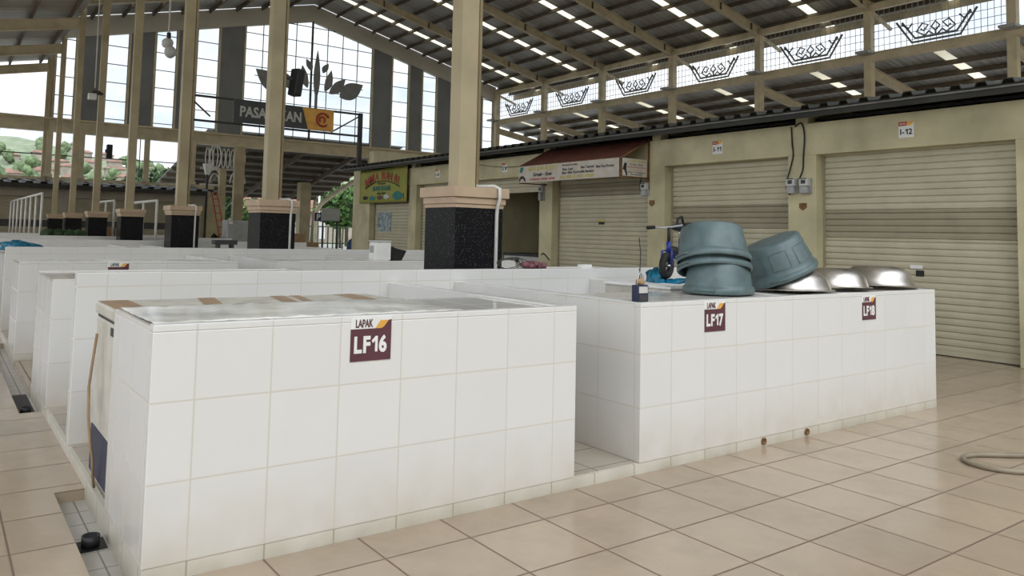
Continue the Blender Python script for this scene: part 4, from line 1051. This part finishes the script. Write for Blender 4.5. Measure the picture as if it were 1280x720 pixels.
# ------------------------------------------------------------------ hanging sign with leaves
YG = 19.0
t = thing('hanging_sign', (6.5, YG, 4.4), 'dark slate sign board reading PASAR IKAN with an orange end', 'sign')
MB().box(5.12, 8.20, YG-.05, YG+.05, 4.50, 5.155).build('board', 'signdark', t)
MB().prism([(7.38, .0), (8.20, 0), (8.20, .655), (7.18, .655), (7.30, .25)], (0, YG-.052, 4.50), (1, 0, 0), (0, 0, 1), .012).build('orange_end', 'orange', t)
text('PASAR IKAN', .42, (6.225, YG-.056, 4.83), (1, 0, 0), (0, 0, 1), 'signletter', t, width=1.86, bold=.012, ext=.004)
MB().tube([(7.84+.20*math.cos(a), YG-.07, 4.83+.20*math.sin(a)) for a in [q*PI/10-.2 for q in range(2, 19)]], .035, 6).tube([(7.82+.09*math.cos(a), YG-.07, 4.83+.09*math.sin(a)) for a in [q*PI/10-1 for q in range(17)]], .03, 6).build('emblem', 'red', t)
t = thing('sign_truss', (6.5, YG, 4.4), 'thin dark steel frame carrying the slate sign board', 'frame')
tr_ = MB(); yt = YG+.09
tr_.beam((3.85, yt, 5.16), (9.2, yt, 5.16), .05, .06).beam((3.85, yt, 4.46), (9.2, yt, 4.46), .05, .06)
tr_.beam((8.2, yt, 4.5), (9.18, yt, 5.12), .04, .04).beam((3.9, yt, 5.1), (4.5, yt, 4.6), .04, .04)
tr_.box(9.12, 9.24, yt-.06, yt+.06, 3.42, 5.2).box(3.79, 3.91, yt-.06, yt+.06, 0, 5.2)
tr_.build('bars', 'dark', t)
t = thing('leaf_emblem', (7.45, YG, 5.2), 'row of grey metal leaves standing on top of the slate sign', 'emblem')
def leaf(p0, p1, wd, bend=.12):
    p0, p1 = Vector((p0[0], 0, p0[1])), Vector((p1[0], 0, p1[1])); d = p1-p0; nn = Vector((-d.z, 0, d.x)); n = 12
    L_, R_ = [], []
    for i in range(n+1):
        u = i/n; c = p0+d*u+nn*(bend*math.sin(PI*u)*(1 if u < .5 else .6)); h = 1.2*wd*math.sin(PI*u**.85)**1.0
        L_.append(c+nn.normalized()*h); R_.append(c-nn.normalized()*h)
    poly = [(v.x, v.z) for v in L_]+[(v.x, v.z) for v in R_[::-1][1:-1]]
    MB().prism(poly, (0, YG+.02, 0), (1, 0, 0), (0, 0, 1), .05).build('leaf', 'leafsign', t)
leaf((8.40, 5.62), (9.18, 6.10), .22, .0); leaf((8.05, 5.68), (8.57, 6.22), .13, -.05); leaf((7.90, 5.73), (8.09, 6.42), .10, -.06)
leaf((7.82, 6.30), (7.98, 6.62), .075, .05); leaf((7.62, 5.45), (7.62, 6.98), .085, 0)
leaf((7.44, 6.32), (7.26, 6.66), .075, -.05); leaf((7.33, 5.78), (7.14, 6.45), .10, .06); leaf((6.55, 5.55), (5.72, 6.14), .22, 0); leaf((6.95, 5.66), (6.45, 6.22), .13, .05)
MB().beam((7.62, YG, 5.15), (7.62, YG, 5.6), .07, .07, (1, 0, 0)).beam((5.7, YG+.03, 5.95), (9.2, YG+.03, 5.95), .02, .02).beam((5.7, YG+.03, 5.72), (9.2, YG+.03, 5.72), .02, .02).build('support', 'leafsign', t)

# ------------------------------------------------------------------ small fittings in the hall
t = thing('loudspeaker', (2.98, 8.45, 3.6), 'black box loudspeaker on the right side of the second nearest column', 'speaker')
MB(Matrix.Translation((2.91, 8.42, 3.80)) @ Matrix.Rotation(.12, 4, 'Y') @ Matrix.Rotation(.4, 4, 'Z')).box(-.075, .075, -.09, .09, -.22, .22).build('cabinet', 'black', t, bevel=.02)
MB().tube([(2.74, 8.42, 3.85), (2.95, 8.42, 3.85)], .02, 6).build('bracket', 'dark', t)
t = thing('loudspeaker', (2.85, 24.8, 3.7), 'black box loudspeaker on the fifth column from the camera', 'speaker')
MB().box(2.79, 2.96, 24.8, 25.0, 3.66, 4.12).build('cabinet', 'black', t, bevel=.02); MB().box(2.75, 2.80, 24.86, 24.94, 3.85, 3.95).build('bracket', 'dark', t)
t = thing('pendant_lamp', (2.60, 16, 5.5), 'pale two-lobed pendant hanging on a long cord near the gable windows', 'lamp')
MB().tube([(2.57, 16, zroof(2.57)), (2.60, 16, 6.05)], .022, 6).build('cord', 'white_pipe', t)
MB().tube([(2.60, 16, 6.08), (2.60, 16, 5.93)], .05, 8).build('socket', 'dark', t)
MB().blob((2.58, 16, 5.82), (.13, .12, .13), 21, .1).blob((2.65, 16, 5.62), (.14, .13, .15), 22, .06).build('globe', 'lightgrey', t)
t = thing('pendant_lamp', (1.9, 22, 5.2), 'small white box lamp on a thin rod left of the fifth column', 'lamp')
MB().tube([(1.9, 22, zleft(1.9)), (1.93, 22, 5.5)], .018, 6).build('rod', 'white_pipe', t)
MB().box(1.76, 1.97, 21.9, 22.1, 5.14, 5.32).build('body', 'white', t); MB().frustum((1.80, 2.15, 21.85, 22.15), (1.9, 2.05, 21.95, 22.05), 5.32, 5.42).build('shade', 'dark', t)
# white pipe frames on far stalls
def pipe_frame(x, ys, z0, z1, lab):
    t = thing('pipe_railing', (x, ys[0], z0), lab, 'railing', 'white pipe railings on the stalls')
    for y in ys: MB().tube([(x, y, z0), (x, y, z1)], .035, 8).build('post', 'white_pipe', t)
    MB().tube([(x, ys[0], z1), (x, ys[-1], z1)], .04, 8).build('top_rail', 'white_pipe', t)
pipe_frame(3.22, (19.2, 20.9, 22.6), 1.03, 2.14, 'white pipe frame on a stall between the third and fourth columns')
pipe_frame(3.2, (25.4, 27.0, 28.6), 1.03, 2.28, 'white pipe frame on a stall behind the fifth column')
pipe_frame(.95, tuple(24.2+1.75*i for i in range(8)), 1.03, 2.38, 'long white pipe frame with many posts at the far left')

# things on the far stalls
t = thing('cool_box', (2.6, 6.75, H), 'white plastic appliance box on a stall left of the nearest column', 'box')
def rbox(cx, cy, w_, d_, z0, z1, a): return MB(Matrix.Translation((cx, cy, 0)) @ Matrix.Rotation(a, 4, 'Z')).box(-w_/2, w_/2, -d_/2, d_/2, z0, z1)
rbox(3.52, 6.50, .26, .20, H-.01, H+.25, .0).build('body', 'white', t, bevel=.02); rbox(3.52, 6.50, .27, .21, H+.25, H+.275, 0).build('lid', 'lightgrey', t, bevel=.008)
MB().box(3.388, 3.391, 6.44, 6.56, H+.10, H+.20).build('vent_panel', 'grey', t)
t.location = (3.52, 6.5, H)
for c in t.children: 
    for v in c.data.vertices: v.co += Vector((2.6, 6.75, H))-Vector((3.52, 6.5, H))
bgm = MB(); bgm.add([(3.70, 6.46, H-.012), (3.86, 6.46, H-.012), (3.94, 6.46, H+.13), (3.78, 6.46, H+.16), (3.68, 6.46, H+.20), (3.70, 6.58, H-.012), (3.86, 6.58, H-.012), (3.92, 6.55, H+.13), (3.78, 6.54, H+.16), (3.68, 6.54, H+.20)], [(0, 1, 2, 3, 4), (9, 8, 7, 6, 5), (0, 5, 6, 1), (1, 6, 7, 2), (2, 7, 8, 3), (3, 8, 9, 4), (4, 9, 5, 0)])
tag(bgm.build('bag', 'black', bevel=.01), 'small black bag beside the white appliance box', 'bag')
t = thing('bench', (2.97, 11.5, DIV), 'low dark bench on a stall left of the second nearest column', 'bench')
zz = H
MB().box(2.86, 3.30, 12.3, 12.55, zz+.07, zz+.16).build('seat', 'dark', t); MB().box(2.92, 2.97, 12.32, 12.5, zz, zz+.07).build('leg', 'dark', t); MB().box(3.19, 3.24, 12.32, 12.5, zz, zz+.07).build('leg', 'dark', t)
t = thing('fridge', (6.6, 22.6, 0), 'grey upright fridge left of the second nearest column', 'fridge')
MB().box(6.3, 7.2, 23.0, 23.6, .05, 1.70).build('body', 'grey', t, bevel=.02); MB().box(6.31, 7.19, 22.95, 23.0, .08, 1.68).build('door', 'grey', t, bevel=.01); MB().box(6.34, 6.46, 22.935, 22.95, 1.58, 1.66).build('sticker', 'white', t); MB().box(6.3, 7.2, 23.0, 23.6, 0, .05).build('base', 'black', t)
tb = MB()
for i, (x, y, z, rx, ry, rz) in enumerate(((-.72, 9.35, 1.19, .20, .25, .08), (-.55, 9.4, 1.17, .13, .2, .06), (-.85, 9.4, 1.16, .1, .2, .045))): tb.blob((x, y, z-.085), (rx, ry, rz), 30+i, .3, flat=.55)
tag(tb.build('tarpaulin', 'blue_bag'), 'folded blue plastic sheet on a far stall at the left edge', 'tarpaulin')
for i, (x, y, w_, h_, m_, lab) in enumerate(((3.0, 25.8, .42, .35, 'cardboard', 'brown cardboard carton, left one of the pair behind the fifth column'), (3.5, 25.8, .40, .32, 'cardboard', 'brown cardboard carton, right one of the pair behind the fifth column'), (2.0, 24.95, .35, .2, 'orange', 'small tan carton on the far stall left of the fourth column'))):
    t = thing('carton', (x, y, H), lab, 'carton'); MB().box(x-w_/2, x+w_/2, y-.2, y+.2, H, H+h_).build('box', m_, t, bevel=.005)
    MB().box(x-w_/2-.001, x+w_/2+.001, y-.03, y+.03, H+.02, H+h_+.002).build('tape_strip', 'tape', t)
dk = MB()
for i in range(4): dk.blob((1.15+.28*i, 24.0, H+.10), (.2, .18, .14), 40+i, .3, flat=.7)
tag(dk.build('net_bundle', 'green2'), 'dark green bundle of netting on a far stall at the left', 'bundle')
pb = MB(); pb.blob((4.1, 20.4, H+.10), (.3, .25, .14), 51, .35, flat=.7)
tag(pb.build('rag', 'black'), 'dark heap of cloth on a far stall right of the pipe frame', 'rag')
tag(MB().box(3.95, 4.4, 20.3, 20.7, H+.23, H+.27).build('tray', 'white'), 'white tray lying on the dark heap of cloth', 'tray')
bk_ = MB(); bk_.blob((5.98, 23.3, .62), (.26, .3, .5), 61, .4, flat=.8); tag(bk_.build('motorbike_cover', 'black'), 'black covered heap left of the grey fridge', 'heap')
tag(MB().box(5.75, 7.4, 23.7, 24.9, 0, 1.05).build('table_block', 'tile'), 'white tiled block behind the grey fridge', 'stall')

# ------------------------------------------------------------------ outside the entrance
def zcan(y): return 7.0-.21*(y-41.8)
cp = MB().add([(10.6, 41.8, zcan(41.8)), (23.2, 41.8, zcan(41.8)), (23.2, 56, zcan(56)), (10.6, 56, zcan(56)), (10.6, 41.8, zcan(41.8)+.05), (23.2, 41.8, zcan(41.8)+.05), (23.2, 56, zcan(56)+.05), (10.6, 56, zcan(56)+.05)], [(0, 1, 2, 3), (4, 7, 6, 5), (0, 4, 5, 1), (1, 5, 6, 2), (2, 6, 7, 3), (3, 7, 4, 0)])
t = thing('entrance_canopy', (17, 49, 0), 'grey sloping entrance canopy outside the far wall', 'canopy')
cp.build('roof_sheet', 'canopy', t)
for i in range(10):
    y = 42.3+1.5*i; MB().beam((10.6, y, zcan(y)-.12), (23.2, y, zcan(y)-.12), .08, .22).build('purlin', 'purlin', t)
for x in (13.5, 17, 20.5): MB().beam((x, 41.9, zcan(41.9)-.35), (x, 56, zcan(56)-.35), .15, .3).build('rafter', 'purlin', t)
arc_ = [(23.3, 56, 0), (23.3, 56, 2.6), (23.3, 55.6, 3.2), (23.3, 54.5, 3.75), (23.3, 50, 4.9), (23.3, 42, 6.55)]
MB().tube(smooth(arc_, 5), .18, 8).build('curved_post', 'steel_cream', t)
MB().box(19.6, 20.4, 50.2, 50.9, 0, zcan(50.5)-.3).build('post', 'column', t); MB().box(11.2, 11.8, 55, 55.6, 0, zcan(55)-.3).build('post', 'column', t)

def tree(x, y, h, r, seed, label, m_='green1', palm=False):
    t = thing('palm_tree' if palm else 'tree', (x, y, -.14), label, 'tree'); rnd = random.Random(seed)
    if palm:
        MB().tube([(x, y, -.14), (x+.2, y, h*.5), (x+.1, y, h)], [.22, .16, .13], 8).build('trunk', 'bark', t)
        c = MB()
        for q in range(16):
            a = q*2*PI/16+rnd.uniform(-.15, .15); l = r*rnd.uniform(.8, 1.1); pts = []
            for u in range(7):
                v = u/6; pts.append(Vector((x+.1+l*v*math.cos(a), y+l*v*math.sin(a), h+.5*math.sin(v*2.2)*r*.35-1.1*v*v*r*.8)))
            sd_ = Vector((-math.sin(a), math.cos(a), 0))
            for u in range(6):
                for s_ in (-1, 1):
                    w0, w1 = .42*math.sin(PI*(u+.3)/7), .42*math.sin(PI*(u+1.3)/7)
                    c.add([pts[u], pts[u+1], pts[u+1]+sd_*s_*w1-Vector((0, 0, .25)), pts[u]+sd_*s_*w0-Vector((0, 0, .25))], [(0, 1, 2, 3)])
        c.build('fronds', m_, t); return
    MB().tube([(x, y, -.14), (x+rnd.uniform(-.2, .2), y, h*.6)], [.05*h*.5, .03*h*.5], 8).build('trunk', 'bark', t)
    c = MB(); N_ = 260
    for q in range(N_):                       # leaf clumps scattered through the crown
        while True:
            v = Vector((rnd.uniform(-1, 1), rnd.uniform(-1, 1), rnd.uniform(-1, 1)))
            if .35 < v.length < 1: break
        p = Vector((x, y, h*.66))+Vector((v.x*r, v.y*r, v.z*h*.36)); s_ = r*rnd.uniform(.10, .2)
        for w_ in range(3):
            d1 = Vector((rnd.gauss(0, 1), rnd.gauss(0, 1), rnd.gauss(0, 1))).normalized()*s_; d2 = d1.orthogonal().normalized()*s_*.6
            c.add([p-d1, p+d2, p+d1, p-d2], [(0, 1, 2, 3)])
    c.build('crown', m_, t)
tree(28.2, 62, 5.4, 2.5, 1, 'bright green tree just left of the green banner, outside the entrance')
tree(22.2, 68, 4.2, 2.0, 2, 'low green tree beside the grey board outside the entrance')
tree(32.5, 70, 6.5, 2.8, 3, 'green tree partly behind the green banner edge, outside', 'green1')
tree(32.5, 79, 9.5, 3.2, 4, 'drooping palm tree behind the trees outside the entrance', 'green2', True)
tree(25.5, 79, 9.0, 3.0, 5, 'second palm tree left of the drooping one outside the entrance', 'green2', True)
tree(21.5, 60, 3.6, 1.8, 6, 'small dark tree seen right of the second column plinth', 'green2')
tree(19.5, 72, 6.0, 3.0, 7, 'round green tree seen left of the second column below the canopy', 'green2')
tree(16.0, 80, 7.0, 4.0, 8, 'dark green tree seen through the oval ring screen', 'green2')
t = thing('billboard', (24.2, 64, 0), 'red and white billboard on a steel post outside the entrance', 'billboard')
MB().box(24.0, 24.3, 64, 64.3, -.14, 5.9).build('post', 'lightgrey', t); MB().box(23.6, 26.2, 63.9, 64, 4.2, 6.0).build('panel', 'white', t)
MB().box(24.1, 25.2, 63.88, 63.9, 4.6, 5.4).build('red_picture', 'red', t); MB().box(25.2, 26.1, 63.88, 63.9, 4.3, 5.5).build('blue_picture', 'navy', t)
t = thing('parking_sign', (18.4, 44, 0), 'navy parking sign with a white letter P outside the entrance', 'sign')
MB().box(18.15, 18.68, 44, 44.04, 2.02, 2.56).build('panel', 'navy_sign', t); text('P', .5, (18.42, 43.995, 2.29), (1, 0, 0), (0, 0, 1), 'white', t, bold=.02, name='letter'); MB().box(18.39, 18.45, 44.04, 44.1, -.14, 2.5).build('post', 'lightgrey', t)
t = thing('notice_board', (13.1, 30, 0), 'plain grey board on two legs in the entrance passage', 'board')
MB().box(12.65, 13.55, 30, 30.05, 1.88, 2.45).build('panel', 'grey', t); MB().box(12.72, 12.78, 30.05, 30.1, 0, 2.4).build('leg', 'dark', t); MB().box(13.42, 13.48, 30.05, 30.1, 0, 2.4).build('leg', 'dark', t)
t = thing('flag_pole', (25.2, 60, 0), 'thin white pole rising among the trees outside', 'pole')
MB().tube([(25.2, 60, -.14), (25.2, 60, 5.6)], .09, 8).build('shaft', 'white', t); MB().tube([(25.2, 60, -.14), (25.2, 60, .3)], .2, 8).build('foot', 'lightgrey', t)
t = thing('house', (30, 84, 0), 'pale house front with a white gate behind the entrance trees', 'house')
MB().box(20, 40, 84, 92, -.14, 3.6).build('wall', 'house_wall', t); MB().add([(19, 83, 3.6), (41, 83, 3.6), (41, 88, 6), (19, 88, 6), (19, 93, 3.6), (41, 93, 3.6)], [(0, 1, 2, 3), (3, 2, 5, 4), (0, 3, 4), (1, 5, 2)]).build('roof', 'brick_roof', t)
for q in range(5): MB().box(22+3.2*q, 23.4+3.2*q, 83.9, 84, .4, 2.4).build('window', 'white', t)
t = thing('market_cart', (13, 33, 0), 'brown wooden cart with cartons in the entrance passage', 'cart')
MB().box(11.6, 12.5, 31.5, 32.2, .35, 1.25).build('box', 'cardboard', t); MB().box(12.6, 13.2, 31.5, 32.1, 0, .85).build('carton', 'cardboard', t); MB().box(11.65, 11.75, 31.55, 32.1, 0, .35).build('leg', 'dark', t); MB().box(12.35, 12.45, 31.55, 32.1, 0, .35).build('leg', 'dark', t)
t = thing('covered_motorbike', (13.6, 30.5, 0), 'blue tarpaulin-covered heap beside the end of the shop row', 'tarpaulin')
hb = MB(); hb.blob((14.05, 28.8, .75), (.6, .4, .5), 71, .15, flat=1.4); hb.build('sheet', mat('deep_blue_sheet', (.02, .05, .14, 1), .5, var=.3), t)
tf = MB(); 
t = thing('railing', (22, 58, 0), 'dark green slatted railing below the trees outside', 'railing')
for q in range(26): tf.box(18+.45*q, 18.1+.45*q, 58, 58.06, -.14, 1.7)
tf.box(18, 29.6, 58, 58.08, 1.7, 1.8).box(18, 29.6, 58, 58.08, .3, .4); tf.build('slats', 'green2', t)

# hillside with houses behind the far windows
hl = MB(); nx, ny = 60, 16; vs = []
for j in range(ny+1):
    for i in range(nx+1):
        x = -90+220*i/nx; y = 100+110*j/ny
        z = -.2+(j/ny)**.9*(15+4.5*math.sin(x*.05+1)+2.5*math.sin(x*.13+j*.4))*(1 if x < 60 else 1.3)
        vs.append((x, y, z))
hl.add(vs, [(j*(nx+1)+i, j*(nx+1)+i+1, (j+1)*(nx+1)+i+1, (j+1)*(nx+1)+i) for j in range(ny) for i in range(nx)], True)
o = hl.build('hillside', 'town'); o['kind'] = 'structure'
def hz(x, y):
    j = (y-100)/110*16; return -.2+(max(j, 0)/16)**.9*(15+4.5*math.sin(x*.05+1)+2.5*math.sin(x*.13+j*.4))*(1 if x < 60 else 1.3)
rnd = random.Random(5); used = []
def free(x, y, r):
    for a, b, c in used:
        if abs(a-x) < r+c and abs(b-y) < r+c: return False
    used.append((x, y, r)); return True
n_ = 0
while n_ < 80:
    x = rnd.uniform(6, 62); y = rnd.uniform(104, 190); z = hz(x, y); a, b, h = rnd.uniform(2, 3.4), rnd.uniform(2, 3), rnd.uniform(.9, 1.7)
    if not free(x, y, 1.9): continue
    n_ += 1
    t = thing('house', (x, y, z), 'small red-roofed house on the hillside behind the far windows', 'house', 'red-roofed houses on the hillside')
    MB().box(x-a/2, x+a/2, y-b/2, y+b/2, z-1.5, z+h).build('wall', 'house_wall', t)
    MB().add([(x-a*.6, y-b*.6, z+h), (x+a*.6, y-b*.6, z+h), (x+a*.6, y+b*.6, z+h), (x-a*.6, y+b*.6, z+h), (x-a*.3, y, z+h+.6), (x+a*.3, y, z+h+.6)], [(0, 1, 5, 4), (1, 2, 5), (2, 3, 4, 5), (3, 0, 4)]).build('roof', 'brick_roof', t)
n_ = 0
while n_ < 150:
    x = rnd.uniform(-14, 60); y = rnd.uniform(100, 190); h = rnd.uniform(3.0, 5.0)
    if not free(x, y, 1.6): continue
    n_ += 1; z = hz(x, y)
    t = thing('tree', (x, y, z), 'leafy green tree on the hillside behind the far windows', 'tree', 'trees behind the far windows')
    c = MB()
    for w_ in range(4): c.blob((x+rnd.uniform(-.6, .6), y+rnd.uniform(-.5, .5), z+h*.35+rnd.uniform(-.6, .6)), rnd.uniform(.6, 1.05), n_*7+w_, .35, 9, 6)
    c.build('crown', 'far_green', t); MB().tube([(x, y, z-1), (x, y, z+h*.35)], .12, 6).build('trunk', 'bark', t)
